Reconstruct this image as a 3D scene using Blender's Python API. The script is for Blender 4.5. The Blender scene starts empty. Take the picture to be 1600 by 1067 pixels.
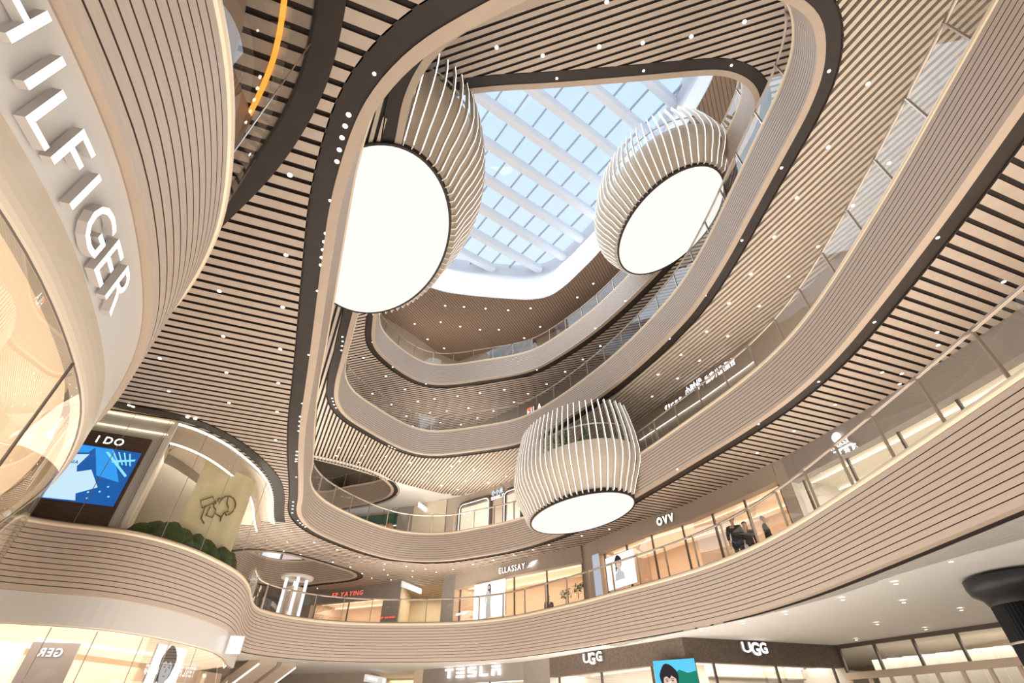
import bpy, math, random
import numpy as np
from mathutils import Vector, Matrix, Euler
random.seed(7)
SC = bpy.context.scene
COL = SC.collection
PI = math.pi

# ---------------------------------------------------------------- camera
EYE = 1.6
PITCH = math.radians(39.4)
FPX = 745.0
cam = bpy.data.cameras.new('camera')
cam.sensor_width = 36.0
cam.lens = FPX / 1600.0 * 36.0
cam.clip_start = 0.05
cam.clip_end = 500
co = bpy.data.objects.new('camera', cam)
COL.objects.link(co)
co.location = (0, 0, EYE)
co.rotation_euler = (PI / 2 + PITCH, 0, 0)
SC.camera = co

# ---------------------------------------------------------------- sky
world = bpy.data.worlds.new('sky')
SC.world = world
world.use_nodes = True
nt = world.node_tree
nt.nodes.clear()
wo = nt.nodes.new('ShaderNodeOutputWorld')
bg = nt.nodes.new('ShaderNodeBackground')
tc = nt.nodes.new('ShaderNodeTexCoord')
sx = nt.nodes.new('ShaderNodeSeparateXYZ')
mp = nt.nodes.new('ShaderNodeMapRange')
mp.inputs[1].default_value = 0.45
mp.inputs[2].default_value = 0.95
rp = nt.nodes.new('ShaderNodeValToRGB')
rp.color_ramp.elements[0].color = (0.86, 0.925, 1.0, 1)
rp.color_ramp.elements[1].color = (0.55, 0.72, 0.98, 1)
nt.links.new(tc.outputs['Generated'], sx.inputs[0])
nt.links.new(sx.outputs['Z'], mp.inputs[0])
nt.links.new(mp.outputs[0], rp.inputs[0])
nt.links.new(rp.outputs[0], bg.inputs['Color'])
bg.inputs['Strength'].default_value = 1.15
nt.links.new(bg.outputs[0], wo.inputs[0])

# ---------------------------------------------------------------- view
SC.view_settings.view_transform = 'Standard'
SC.view_settings.look = 'None'
SC.view_settings.gamma = 1.0
SC.view_settings.use_curve_mapping = False
SC.view_settings.exposure = 0.06


def area(name, loc, size, energy, color, rot=(0, 0, 0), spread=180):
    l = bpy.data.lights.new(name, 'AREA')
    l.shape = 'RECTANGLE'
    l.size, l.size_y = size
    l.energy = energy
    l.color = color
    l.spread = math.radians(spread)
    o = bpy.data.objects.new(name, l)
    o.location = loc
    o.rotation_euler = rot
    COL.objects.link(o)
    return o


# added upward fill lamps, standing in for light bounced off the ground floor
UPC = (1.0, 0.91, 0.81)
area('floor_bounce_fill', (2.6, 2.5, 0.06), (8.4, 10), 600, UPC, (PI, 0, 0))
area('floor_bounce_fill', (-1.5, 16, 0.06), (15, 16), 1650, UPC, (PI, 0, 0))
# more added fill lamps, imitating bounce off the paving of each gallery
for zf, pw in ((5.6, 1.0), (10.3, 1.0), (15.0, 0.55)):
    area('gallery_bounce_fill', (8.7, 7, zf), (1.5, 16), 260 * pw, UPC, (PI, 0, 0))
    area('gallery_bounce_fill', (-4.0, 27.4, zf), (8, 1.6), 330 * pw, UPC, (PI, 0, 0))
    area('gallery_bounce_fill', (-11.5, 20, zf), (3.0, 9), 420 * pw, UPC, (PI, 0, 0))
area('gallery_bounce_fill', (-8.0, 25.0, 19.75), (5, 3), 110, UPC, (PI, 0, 0))
area('gallery_bounce_fill', (9.2, 12.0, 19.75), (1.3, 10), 90, UPC, (PI, 0, 0))
area('gallery_bounce_fill', (-1.5, 25.5, 19.75), (7, 1.4), 60, UPC, (PI, 0, 0))
# daylight falling through the roof light
area('roof_daylight', (1.0, 14, 25.3), (12, 14), 1500, (0.80, 0.90, 1.0), (0, 0, 0))

# ---------------------------------------------------------------- helpers


def ray(px, py):
    F = np.array([0, math.cos(PITCH), math.sin(PITCH)])
    U = np.array([0, -math.sin(PITCH), math.cos(PITCH)])
    return np.array([1., 0, 0]) * (px - 800) - U * (py - 533.5) + FPX * F


def at(px, py, z):
    """point of the horizontal plane z that the photograph shows at px, py"""
    d = ray(px, py)
    t = (z - EYE) / d[2]
    return (float(d[0] * t), float(d[1] * t))


def hit(px, py, W):
    """point of the vertical wall polyline W seen at px, py"""
    d = ray(px, py)
    best = None
    for a, b in zip(W[:-1], W[1:]):
        a = np.array(a, float)
        e = np.array(b, float) - a
        M = np.array([[d[0], -e[0]], [d[1], -e[1]]])
        if abs(np.linalg.det(M)) < 1e-9:
            continue
        t, s = np.linalg.solve(M, a)
        if t > 0 and -1e-6 <= s <= 1 + 1e-6 and (best is None or t < best):
            best = t
    return Vector((d[0] * best, d[1] * best, EYE + d[2] * best))


def mat(name, color, rough=0.6, metal=0.0, emit=None, strength=0.0, noise=0.0, nscale=6.0, bump=0.0, stretch=None, spec=None):
    m = bpy.data.materials.new(name)
    m.use_nodes = True
    n = m.node_tree
    b = n.nodes['Principled BSDF']
    b.inputs['Base Color'].default_value = (*color, 1)
    b.inputs['Roughness'].default_value = rough
    b.inputs['Metallic'].default_value = metal
    if spec is not None:
        b.inputs['Specular IOR Level'].default_value = spec
    if emit:
        b.inputs['Emission Color'].default_value = (*emit, 1)
        b.inputs['Emission Strength'].default_value = strength
    if noise > 0 or bump > 0:
        t = n.nodes.new('ShaderNodeTexCoord')
        mpn = n.nodes.new('ShaderNodeMapping')
        if stretch:
            mpn.inputs['Scale'].default_value = stretch
        nz = n.nodes.new('ShaderNodeTexNoise')
        nz.inputs['Scale'].default_value = nscale
        nz.inputs['Detail'].default_value = 5
        n.links.new(t.outputs['Object'], mpn.inputs[0])
        n.links.new(mpn.outputs[0], nz.inputs['Vector'])
        if noise > 0:
            r = n.nodes.new('ShaderNodeValToRGB')
            r.color_ramp.elements[0].position = 0.3
            r.color_ramp.elements[1].position = 0.7
            r.color_ramp.elements[0].color = (*[c * (1 - noise) for c in color], 1)
            r.color_ramp.elements[1].color = (*[min(1, c * (1 + noise)) for c in color], 1)
            n.links.new(nz.outputs[0], r.inputs[0])
            n.links.new(r.outputs[0], b.inputs['Base Color'])
        if bump > 0:
            bp = n.nodes.new('ShaderNodeBump')
            bp.inputs['Strength'].default_value = bump
            bp.inputs['Distance'].default_value = 0.02
            n.links.new(nz.outputs[0], bp.inputs['Height'])
            n.links.new(bp.outputs[0], b.inputs['Normal'])
    return m


def glow(name, color, strength):
    m = bpy.data.materials.new(name)
    m.use_nodes = True
    n = m.node_tree
    n.nodes.clear()
    o = n.nodes.new('ShaderNodeOutputMaterial')
    e = n.nodes.new('ShaderNodeEmission')
    e.inputs[0].default_value = (*color, 1)
    e.inputs[1].default_value = strength
    n.links.new(e.outputs[0], o.inputs[0])
    return m


def glass_mat(name, tint, base=0.03, gain=0.6, rough=0.0):
    m = bpy.data.materials.new(name)
    m.use_nodes = True
    n = m.node_tree
    n.nodes.clear()
    o = n.nodes.new('ShaderNodeOutputMaterial')
    t = n.nodes.new('ShaderNodeBsdfTransparent')
    t.inputs[0].default_value = (*tint, 1)
    g = n.nodes.new('ShaderNodeBsdfGlossy')
    g.inputs['Roughness'].default_value = rough
    lw = n.nodes.new('ShaderNodeFresnel')
    lw.inputs['IOR'].default_value = 1.5
    mm = n.nodes.new('ShaderNodeMath')
    mm.operation = 'MULTIPLY_ADD'
    mm.inputs[1].default_value = gain
    mm.inputs[2].default_value = base
    mx = n.nodes.new('ShaderNodeMixShader')
    n.links.new(lw.outputs[0], mm.inputs[0])
    n.links.new(mm.outputs[0], mx.inputs[0])
    n.links.new(t.outputs[0], mx.inputs[1])
    n.links.new(g.outputs[0], mx.inputs[2])
    n.links.new(mx.outputs[0], o.inputs[0])
    return m


M = dict(
    wood=mat('pale_wood', (0.55, 0.45, 0.375), 0.55, noise=0.07, nscale=9, stretch=(0.6, 0.6, 9)),
    groove=mat('groove_shadow_brown', (0.06, 0.038, 0.026), 0.8),
    band=mat('smooth_wood_band', (0.48, 0.375, 0.29), 0.5, noise=0.04, nscale=4),
    dark=mat('dark_bronze_band', (0.036, 0.027, 0.022), 0.5, noise=0.1, nscale=3, spec=0.3),
    rim=mat('champagne_rim', (0.84, 0.71, 0.53), 0.35, metal=0.15),
    kick=mat('bronze_kick', (0.42, 0.32, 0.25), 0.4, metal=0.4),
    slat3=mat('soffit_slat_wood', (0.49, 0.395, 0.32), 0.55, noise=0.06, nscale=5, stretch=(1, 1, 1)),
    slat4=mat('soffit_slat_beige', (0.58, 0.49, 0.40), 0.5, noise=0.05, nscale=5),
    slat4d=mat('soffit_slot_brown', (0.03, 0.022, 0.018), 0.7),
    slat5=mat('soffit_slat_tan', (0.55, 0.45, 0.37), 0.5, noise=0.05, nscale=5),
    slot=mat('soffit_slot_dark', (0.045, 0.032, 0.025), 0.8),
    slat2=mat('soffit_slat_grey', (0.46, 0.43, 0.40), 0.5),
    roofslat=mat('roof_soffit_brown', (0.31, 0.215, 0.155), 0.6),
    roofslot=mat('roof_soffit_slot', (0.20, 0.135, 0.095), 0.8),
    plaster=mat('white_plaster', (0.80, 0.77, 0.73), 0.7, noise=0.02, nscale=2),
    wellwall=mat('well_white', (0.78, 0.80, 0.84), 0.6, noise=0.02, nscale=2),
    white=mat('white_band_paint', (0.66, 0.64, 0.61), 0.3),
    floor=mat('polished_floor', (0.66, 0.60, 0.54), 0.25, noise=0.05, nscale=1.2),
    steel=mat('brushed_steel', (0.62, 0.58, 0.54), 0.3, metal=0.8),
    post=mat('bronze_post', (0.50, 0.42, 0.35), 0.35, metal=0.7),
    glass=glass_mat('clear_glass', (0.95, 0.965, 0.955), 0.02, 1.1),
    shopglass=glass_mat('shop_glass', (0.96, 0.97, 0.95), 0.01, 0.4),
    skyglass=glass_mat('roof_glass', (0.97, 0.985, 1.0), 0.0, 0.6),
    beam=mat('white_roof_beam', (0.80, 0.84, 0.90), 0.5),
    mull=mat('grey_roof_mullion', (0.42, 0.48, 0.55), 0.5),
    led=glow('led_white', (1.0, 0.93, 0.82), 2.6),
    ledrib=glow('led_rib', (1.0, 0.95, 0.88), 2.2),
    cove=glow('warm_cove', (1.0, 0.80, 0.52), 2.4),
    rimglow=glow('rim_glow_line', (1.0, 0.78, 0.48), 0.9),
    disc=glow('pod_disc_light', (1.0, 0.962, 0.915), 1.0),
    lamp=glow('downlight_lamp', (1.0, 0.90, 0.76), 9.0),
    sign=glow('sign_white', (1.0, 0.98, 0.95), 3.0),
    signred=glow('sign_red', (1.0, 0.10, 0.06), 2.4),
    signside=mat('sign_letter_side', (0.48, 0.44, 0.41), 0.5),
    drum=mat('pod_drum', (0.82, 0.74, 0.63), 0.6, noise=0.02, nscale=3),
    ribbody=mat('pod_rib_body', (0.78, 0.71, 0.62), 0.5),
    wallgrey=mat('grey_shop_fascia', (0.33, 0.295, 0.265), 0.55, noise=0.04, nscale=4),
    walltaupe=mat('taupe_shop_fascia', (0.46, 0.39, 0.325), 0.5, noise=0.03, nscale=3),
    wallcream=mat('cream_wall', (0.72, 0.62, 0.47), 0.6, noise=0.03, nscale=3),
    wallbeige=mat('beige_wall', (0.60, 0.50, 0.40), 0.6, noise=0.03, nscale=3),
    wallpeach=mat('peach_interior', (0.72, 0.53, 0.39), 0.6),
    black=mat('black_metal', (0.02, 0.02, 0.022), 0.35, metal=0.3),
    darkframe=mat('dark_window_frame', (0.10, 0.075, 0.06), 0.4),
    brick=mat('dark_brick', (0.15, 0.115, 0.09), 0.8, noise=0.25, nscale=14, bump=0.5),
    leaf=mat('leaf_green', (0.10, 0.22, 0.05), 0.6, noise=0.4, nscale=10),
    moss=mat('moss_green', (0.055, 0.09, 0.02), 0.9, noise=0.5, nscale=25, bump=1.0),
    skin=mat('skin', (0.62, 0.40, 0.30), 0.5),
    cloth=mat('black_cloth', (0.025, 0.027, 0.032), 0.8),
    cloth2=mat('dark_grey_cloth', (0.06, 0.065, 0.07), 0.8),
    jean=mat('blue_denim', (0.07, 0.10, 0.17), 0.8),
    hair=mat('dark_hair', (0.02, 0.014, 0.01), 0.5),
    ghair=mat('grey_hair', (0.35, 0.34, 0.38), 0.5),
    bag=mat('white_bag', (0.75, 0.76, 0.8), 0.6),
)


def prop(o, label=None, cat=None, group=None, kind=None):
    if label:
        o['label'] = label
    if cat:
        o['category'] = cat
    if group:
        o['group'] = group
    if kind:
        o['kind'] = kind
    return o


def empty(name, loc, label=None, cat=None, group=None, kind=None):
    o = bpy.data.objects.new(name, None)
    o.empty_display_size = 0.3
    o.location = loc
    COL.objects.link(o)
    return prop(o, label, cat, group, kind)


class MB:
    def __init__(s):
        s.v = []
        s.f = []
        s.m = []
        s.mats = []
        s.smooth = []

    def mi(s, m):
        if m not in s.mats:
            s.mats.append(m)
        return s.mats.index(m)

    def add(s, vs, fs, m, smooth=False):
        k = len(s.v)
        s.v += [tuple(map(float, v)) for v in vs]
        i = s.mi(m)
        for f in fs:
            s.f.append([k + a for a in f])
            s.m.append(i)
            s.smooth.append(smooth)

    def quad(s, a, b, c, d, m):
        s.add([a, b, c, d], [(0, 1, 2, 3)], m)

    def box(s, c, size, m, rz=0.0, mtx=None):
        x, y, z = [t / 2 for t in size]
        vs = [Vector((i * x, j * y, k * z)) for i in (-1, 1) for j in (-1, 1) for k in (-1, 1)]
        R = mtx if mtx else Matrix.Rotation(rz, 3, 'Z')
        vs = [R @ v + Vector(c) for v in vs]
        s.add(vs, [(0, 1, 3, 2), (4, 6, 7, 5), (0, 4, 5, 1), (2, 3, 7, 6), (0, 2, 6, 4), (1, 5, 7, 3)], m)

    def bar(s, a, b, w, h, m, up=(0, 0, 1)):
        """box-section bar from a to b, w sideways, h upward"""
        a = Vector(a)
        b = Vector(b)
        d = b - a
        L = d.length
        d.normalize()
        u = Vector(up)
        sd = d.cross(u)
        if sd.length < 1e-4:
            sd = d.cross(Vector((1, 0, 0)))
        sd.normalize()
        u = sd.cross(d)
        vs = []
        for p in (a, b):
            for i, j in ((-1, -1), (1, -1), (1, 1), (-1, 1)):
                vs.append(p + sd * (i * w / 2) + u * (j * h / 2))
        s.add(vs, [(0, 1, 2, 3), (7, 6, 5, 4), (0, 4, 5, 1), (1, 5, 6, 2), (2, 6, 7, 3), (3, 7, 4, 0)], m)

    def tube(s, pts, r, m, n=8, closed=False, caps=True):
        pts = [Vector(p) for p in pts]
        N = len(pts)
        rs = r if isinstance(r, (list, tuple)) else [r] * N
        vs = []
        for i, p in enumerate(pts):
            a = pts[i - 1] if (i > 0 or closed) else p
            b = pts[(i + 1) % N] if (i < N - 1 or closed) else p
            t = (b - a).normalized()
            u = Vector((0, 0, 1)) if abs(t.z) < 0.95 else Vector((1, 0, 0))
            x = t.cross(u).normalized()
            y = x.cross(t).normalized()
            for k in range(n):
                an = 2 * PI * k / n
                vs.append(p + (x * math.cos(an) + y * math.sin(an)) * rs[i])
        fs = []
        for i in range(N if closed else N - 1):
            j = (i + 1) % N
            for k in range(n):
                fs.append((i * n + k, i * n + (k + 1) % n, j * n + (k + 1) % n, j * n + k))
        if caps and not closed:
            fs.append(tuple(range(n)))
            fs.append(tuple((N - 1) * n + k for k in reversed(range(n))))
        s.add(vs, fs, m, True)

    def lathe(s, prof, c, m, n=24, rx=1, ry=1):
        vs = []
        for r, z in prof:
            for k in range(n):
                a = 2 * PI * k / n
                vs.append((c[0] + r * rx * math.cos(a), c[1] + r * ry * math.sin(a), c[2] + z))
        fs = []
        for i in range(len(prof) - 1):
            for k in range(n):
                fs.append((i * n + k, i * n + (k + 1) % n, (i + 1) * n + (k + 1) % n, (i + 1) * n + k))
        s.add(vs, fs, m, True)

    def build(s, name, parent=None, **kw):
        me = bpy.data.meshes.new(name)
        me.from_pydata(s.v, [], s.f)
        for m in s.mats:
            me.materials.append(m)
        me.polygons.foreach_set('material_index', s.m)
        me.polygons.foreach_set('use_smooth', s.smooth)
        me.update()
        o = bpy.data.objects.new(name, me)
        COL.objects.link(o)
        if parent is not None:
            o.parent = parent
            o.location = -Vector(parent.location)
        prop(o, **kw)
        return o


def catmull(P, closed=True, step=0.35):
    P = [np.array(p, float) for p in P]
    n = len(P)
    out = []
    rng = range(n) if closed else range(n - 1)
    for i in rng:
        p0 = P[(i - 1) % n] if (closed or i > 0) else 2 * P[0] - P[1]
        p1 = P[i]
        p2 = P[(i + 1) % n]
        p3 = P[(i + 2) % n] if (closed or i + 2 < n) else 2 * P[-1] - P[-2]
        L = np.linalg.norm(p2 - p1)
        k = max(1, int(math.ceil(L / step)))
        # centripetal parameterisation
        t0 = 0
        t1 = t0 + max(1e-3, np.linalg.norm(p1 - p0)) ** 0.5
        t2 = t1 + max(1e-3, L) ** 0.5
        t3 = t2 + max(1e-3, np.linalg.norm(p3 - p2)) ** 0.5
        for j in range(k):
            t = t1 + (t2 - t1) * j / k
            A1 = (t1 - t) / (t1 - t0) * p0 + (t - t0) / (t1 - t0) * p1
            A2 = (t2 - t) / (t2 - t1) * p1 + (t - t1) / (t2 - t1) * p2
            A3 = (t3 - t) / (t3 - t2) * p2 + (t - t2) / (t3 - t2) * p3
            B1 = (t2 - t) / (t2 - t0) * A1 + (t - t0) / (t2 - t0) * A2
            B2 = (t3 - t) / (t3 - t1) * A2 + (t - t1) / (t3 - t1) * A3
            out.append((t2 - t) / (t2 - t1) * B1 + (t - t1) / (t2 - t1) * B2)
    if not closed:
        out.append(P[-1])
    return np.array(out)


def smooth_curve(C, closed=True, it=2):
    C = C.copy()
    for _ in range(it):
        if closed:
            C = 0.5 * C + 0.25 * (np.roll(C, 1, 0) + np.roll(C, -1, 0))
        else:
            C[1:-1] = 0.5 * C[1:-1] + 0.25 * (C[:-2] + C[2:])
    return C


def normals(C, closed=True, out=True):
    if closed:
        d = np.roll(C, -1, 0) - np.roll(C, 1, 0)
    else:
        d = np.gradient(C, axis=0)
    d /= np.linalg.norm(d, axis=1)[:, None] + 1e-9
    n = np.stack([d[:, 1], -d[:, 0]], 1)
    x, y = C[:, 0], C[:, 1]
    A = (x * np.roll(y, -1) - np.roll(x, -1) * y).sum()
    if A < 0:
        n = -n
    return n          # points out of the opening, into the slab


def offs(C, d, closed=True):
    return C + normals(C, closed) * d


def loft(mb, C, N, prof, closed=True, smooth=False):
    """prof: list of (offset, z, material-of-next-strip)"""
    rows = [[(p[0] + n[0] * o, p[1] + n[1] * o, z) for p, n in zip(C, N)] for o, z, _ in prof]
    K = len(C)
    for r in range(len(prof) - 1):
        m = prof[r][2]
        vs = rows[r] + rows[r + 1]
        fs = []
        for i in range(K if closed else K - 1):
            j = (i + 1) % K
            fs.append((i, j, K + j, K + i))
        mb.add(vs, fs, m, smooth)


def inside(p, C):
    x, y = p
    c = False
    j = len(C) - 1
    for i in range(len(C)):
        xi, yi = C[i][0], C[i][1]
        xj, yj = C[j][0], C[j][1]
        if (yi > y) != (yj > y) and x < (xj - xi) * (y - yi) / (yj - yi) + xi:
            c = not c
        j = i
    return c


def crossings(polys, v):
    xs = []
    for C in polys:
        a = C
        b = np.roll(C, -1, 0)
        mk = (a[:, 1] > v) != (b[:, 1] > v)
        aa = a[mk]
        bb = b[mk]
        xs += list(aa[:, 0] + (v - aa[:, 1]) / (bb[:, 1] - aa[:, 1]) * (bb[:, 0] - aa[:, 0]))
    return sorted(xs)


def rot2(C, a):
    c, s = math.cos(a), math.sin(a)
    return np.stack([C[:, 0] * c - C[:, 1] * s, C[:, 0] * s + C[:, 1] * c], 1)


def strips(mb, polys, ang, v0, v1, z, m, flip=False, th=0.0, mside=None):
    """fill the strip v0..v1 (in the frame turned by ang) of the region bounded by polys"""
    P = polys
    A = crossings(P, v0)
    B = crossings(P, v1)
    if len(A) != len(B):
        A = B = crossings(P, (v0 + v1) / 2)
    c, s = math.cos(ang), math.sin(ang)

    def w(u, v):
        return (u * c - v * s, u * s + v * c)
    for k in range(0, len(A) - 1, 2):
        q = [w(A[k], v0), w(A[k + 1], v0), w(B[k + 1], v1), w(B[k], v1)]
        vs = [(x, y, z) for x, y in q]
        if th:
            vs += [(x, y, z + th) for x, y in q]
            mb.add(vs, [(0, 3, 2, 1)], m)
            mb.add(vs, [(0, 1, 5, 4), (1, 2, 6, 5), (2, 3, 7, 6), (3, 0, 4, 7)], mside or m)
        else:
            mb.add(vs, [(0, 3, 2, 1)] if not flip else [(0, 1, 2, 3)], m)


def slatted(name, polys, z, angdeg, period, gap, m, mslot, depth=0.07, kind='structure', back=True, mside=None):
    a = math.radians(angdeg)
    R = [rot2(np.array(p, float), -a) for p in polys]
    lo = min(r[:, 1].min() for r in R)
    hi = max(r[:, 1].max() for r in R)
    mb = MB()
    v = math.floor(lo / period) * period
    while v < hi:
        strips(mb, R, a, v, v + period - gap, z, m, th=depth, mside=mside)
        if back:
            strips(mb, R, a, v, v + period, z + depth, mslot)
        v += period
    return mb.build(name, kind=kind)


def flat(name, polys, z, m, step=0.3, ang=0.0, up=False, kind='structure'):
    a = math.radians(ang)
    R = [rot2(np.array(p, float), -a) for p in polys]
    lo = min(r[:, 1].min() for r in R)
    hi = max(r[:, 1].max() for r in R)
    mb = MB()
    v = lo
    while v < hi:
        strips(mb, R, a, v, min(v + step, hi), z, m, flip=up)
        v += step
    return mb.build(name, kind=kind)


# ---------------------------------------------------------------- letters
_glyph = {}


def glyph(ch, bold=0.0):
    key = (ch, bold)
    if key in _glyph:
        return _glyph[key]
    cu = bpy.data.curves.new('glyph', 'FONT')
    cu.body = ch
    cu.size = 1.0
    cu.extrude = 0.5
    cu.offset = bold
    cu.resolution_u = 3
    o = bpy.data.objects.new('glyph', cu)
    COL.objects.link(o)
    bpy.context.view_layer.update()
    dg = bpy.context.evaluated_depsgraph_get()
    e = o.evaluated_get(dg)
    me = e.to_mesh()
    vs = [v.co.copy() for v in me.vertices]
    fs = [(list(p.vertices), p.normal.copy()) for p in me.polygons]
    e.to_mesh_clear()
    bpy.data.objects.remove(o)
    bpy.data.curves.remove(cu)
    if vs:
        x0 = min(v.x for v in vs)
        x1 = max(v.x for v in vs)
    else:
        x0, x1 = 0, 0.3
    _glyph[key] = (vs, fs, x0, x1)
    return _glyph[key]


def letters(parent, text, place, H, depth, mface, mside, bold=0.02, gap=0.12, sx=1.0, width=None, name='letter', join=False, slant=0.0):
    """place(u) -> (origin on wall at baseline, tangent unit, outward normal) for distance u along the wall"""
    S = H / 0.70
    info = []
    u = 0.0
    for ch in text:
        if ch == ' ':
            u += 0.35 * S
            continue
        vs, fs, x0, x1 = glyph(ch, bold)
        info.append((u, vs, fs, x0, x1, ch))
        u += (x1 - x0) * S + gap * S
    tot = u - gap * S
    k = (width / tot) if width else sx
    mb = MB()
    for u, vs, fs, x0, x1, ch in info:
        uc = (u + (x1 - x0) * S / 2) * k
        O, T, N = place(uc)
        Z = Vector((0, 0, 1))
        W = []
        for v in vs:
            lx = (v.x - (x0 + x1) / 2) * S * k + slant * v.y * S
            W.append(O + T * lx + Z * (v.y * S) + N * ((v.z + 0.5) * depth))
        if not join:
            mb = MB()
        front = [f for f, n in fs if n.z > 0.5]
        rest = [f for f, n in fs if n.z <= 0.5]
        mb.add(W, front, mface)
        k0 = len(mb.v) - len(W)
        i = mb.mi(mside)
        for f in rest:
            mb.f.append([k0 + a for a in f])
            mb.m.append(i)
            mb.smooth.append(False)
        if not join:
            mb.build(name, parent)
    if join:
        mb.build(name, parent)


def wall_place(P0, P1):
    T = Vector((P1[0] - P0[0], P1[1] - P0[1], 0)).normalized()
    N = Vector((T.y, -T.x, 0))
    if N.dot(Vector((-P0[0], -P0[1], 0))) < 0:
        N = -N
    P0 = Vector(P0)
    return lambda u: (P0 + T * u + N * 0.04, T, N)


def sign_on(name, text, W, pl, pr, H, label, cat='shop sign', mface=None, depth=0.08, bold=0.02, gap=0.12, z=None, fwd=0.0, slant=0.0):
    a = hit(*pl, W)
    b = hit(*pr, W)
    zz = z if z else (a.z + b.z) / 2
    a.z = b.z = zz
    w = (b - a).length
    pf = wall_place(a, b)
    if fwd:
        pf0 = pf
        pf = lambda u: (pf0(u)[0] + pf0(u)[2] * fwd, pf0(u)[1], pf0(u)[2])
    e = empty(name, a, label, cat)
    letters(e, text, pf, H, depth, mface or M['sign'], M['signside'], bold=bold, gap=gap, width=w, slant=slant)
    return e, a, b, pf


# ---------------------------------------------------------------- plan of the void, floor by floor
OUT = np.array([(-22, -9), (17, -9), (17, 39), (-22, 39)], float)
LV = {2: 5.55, 3: 10.25, 4: 14.95, 5: 19.65}     # rim tops
BOT = {k: v - 1.5 for k, v in LV.items()}          # fascia bottoms

C2 = [(-1.98, -4.5), (-1.9, -2), (-1.88, 0.2), (-2.0, 0.95), (-2.13, 1.45), (-2.35, 1.97), (-2.6, 2.45), (-2.87, 2.88), (-3.3, 3.4), (-4.05, 4.14),
      (-5.2, 5.05), (-7.0, 6.4), (-9.4, 8.2), (-11.0, 9.6), (-11.75, 10.6), (-11.4, 11.3), (-10.7, 11.75), (-9.9, 12.1), (-9.35, 12.55), (-8.85, 13.5), (-8.62, 14.8),
      (-8.62, 16.3), (-9.0, 17.9), (-9.75, 19.9), (-10.15, 21.1), (-10.3, 21.9), (-10.1, 22.8), (-9.5, 23.8), (-8.6, 24.6), (-7.4, 25.1), (-5.5, 25.3),
      (-2.94, 25.1), (-1.5, 24.65), (-0.3, 23.9), (0.75, 22.85), (1.8, 21.6), (2.75, 20.4), (3.75, 18.9), (4.65, 17.6), (5.45, 16.3), (6.1, 14.9),
      (6.55, 13.4), (6.82, 11.8), (6.95, 10.0), (7.05, 7.9), (7.12, 5.5), (7.15, 2), (7.1, -2), (6.6, -4.6), (4, -5.6), (1, -5.8), (-1.2, -5.6)]
C3 = [(-1.57, 2.84), (-2.02, 3.28), (-2.45, 3.92), (-3.0, 4.95), (-3.5, 6.13), (-4.71, 9.11), (-5.45, 10.9), (-6.16, 12.6), (-7.0, 14.85), (-7.73, 17.0), (-8.3, 18.6),
      (-8.75, 19.7), (-9.0, 20.7), (-9.05, 21.7), (-8.85, 22.8), (-8.3, 24.1), (-7.3, 25.8), (-6.2, 26.9), (-4.83, 27.3), (-3.47, 27.15), (-2.1, 26.5),
      (0.0, 25.2), (1.9, 23.3), (3.6, 20.7), (5.1, 17.5), (6.15, 15.1), (6.95, 13.2), (7.5, 11.6), (7.78, 10.2), (7.86, 9.0), (7.83, 7.7),
      (7.76, 6.5), (7.66, 5.2), (7.5, 3.8), (7.36, 2.6), (7.2, 1.6), (6.6, 0.7), (5.2, 0.6), (2.8, 1.0), (0.6, 1.75), (-0.2, 2.08), (-0.75, 2.33), (-1.2, 2.57)]
C4 = [(0.27, 3.34), (-0.79, 3.66), (-1.25, 3.9), (-1.71, 4.24), (-2.08, 4.64), (-2.47, 5.25), (-2.77, 6.06), (-3.3, 7.4), (-4.1, 9.2), (-5.2, 11.8), (-6.2, 14.1),
      (-6.9, 15.75), (-7.6, 17.4), (-7.98, 18.6), (-8.05, 19.5), (-7.85, 20.4), (-7.3, 21.4), (-6.55, 22.6), (-5.75, 23.6), (-5.0, 24.1), (-4.11, 24.2),
      (-2.02, 23.7), (0, 23.0), (0.96, 22.3), (2.24, 20.85), (4.06, 18.15), (5.18, 16.05), (6.05, 13.95), (6.5, 12.5), (6.82, 10.3), (6.95, 8.45),
      (7.08, 6.5), (7.14, 5.5), (7.08, 4.75), (6.92, 4.25), (6.6, 3.7), (6.1, 3.35), (5.0, 3.05), (3.4, 2.95), (1.8, 3.05)]
C5 = [(-0.94, 7.04), (-2.4, 7.3), (-3.3, 7.9), (-3.9, 8.9), (-4.5, 10.5), (-5.4, 13.2), (-6.4, 16.3), (-7.1, 18.6), (-7.43, 19.8), (-7.5, 20.6), (-7.3, 21.4), (-6.8, 22.4), (-6.1, 23.4),
      (-5.4, 24.0), (-4.7, 24.2), (-3.6, 24.15), (-2.1, 23.8), (0.15, 23.2), (1.24, 22.7), (2.17, 21.9), (4.19, 19.5), (5.55, 17.3), (6.7, 15.0), (7.45, 13.1), (8.0, 11.0),
      (8.3, 9.2), (8.42, 8.2), (8.35, 7.55), (8.03, 7.02), (7.5, 6.68), (6.8, 6.5), (6.1, 6.52), (4.21, 6.68), (1.49, 6.89)]
CR = [(-4.41, 20.89), (-3.01, 21.22), (-1.4, 21.45), (0.28, 21.62), (1.42, 21.62), (2.3, 21.37), (3.12, 20.61), (4.1, 19.2), (5.0, 17.73), (6.6, 14.0), (7.5, 11.6), (8.15, 9.53), (8.42, 8.3),
      (8.3, 6.9), (7.2, 5.8), (5, 5.6), (1, 5.9), (-3, 6.4), (-5, 7.5), (-6, 10), (-6.4, 14), (-6.3, 18), (-5.8, 20)]
CV = {}
for k, c in ((2, C2), (3, C3), (4, C4), (5, C5), (6, CR)):
    CV[k] = smooth_curve(catmull(c, True, 0.25), True, 3)

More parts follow.
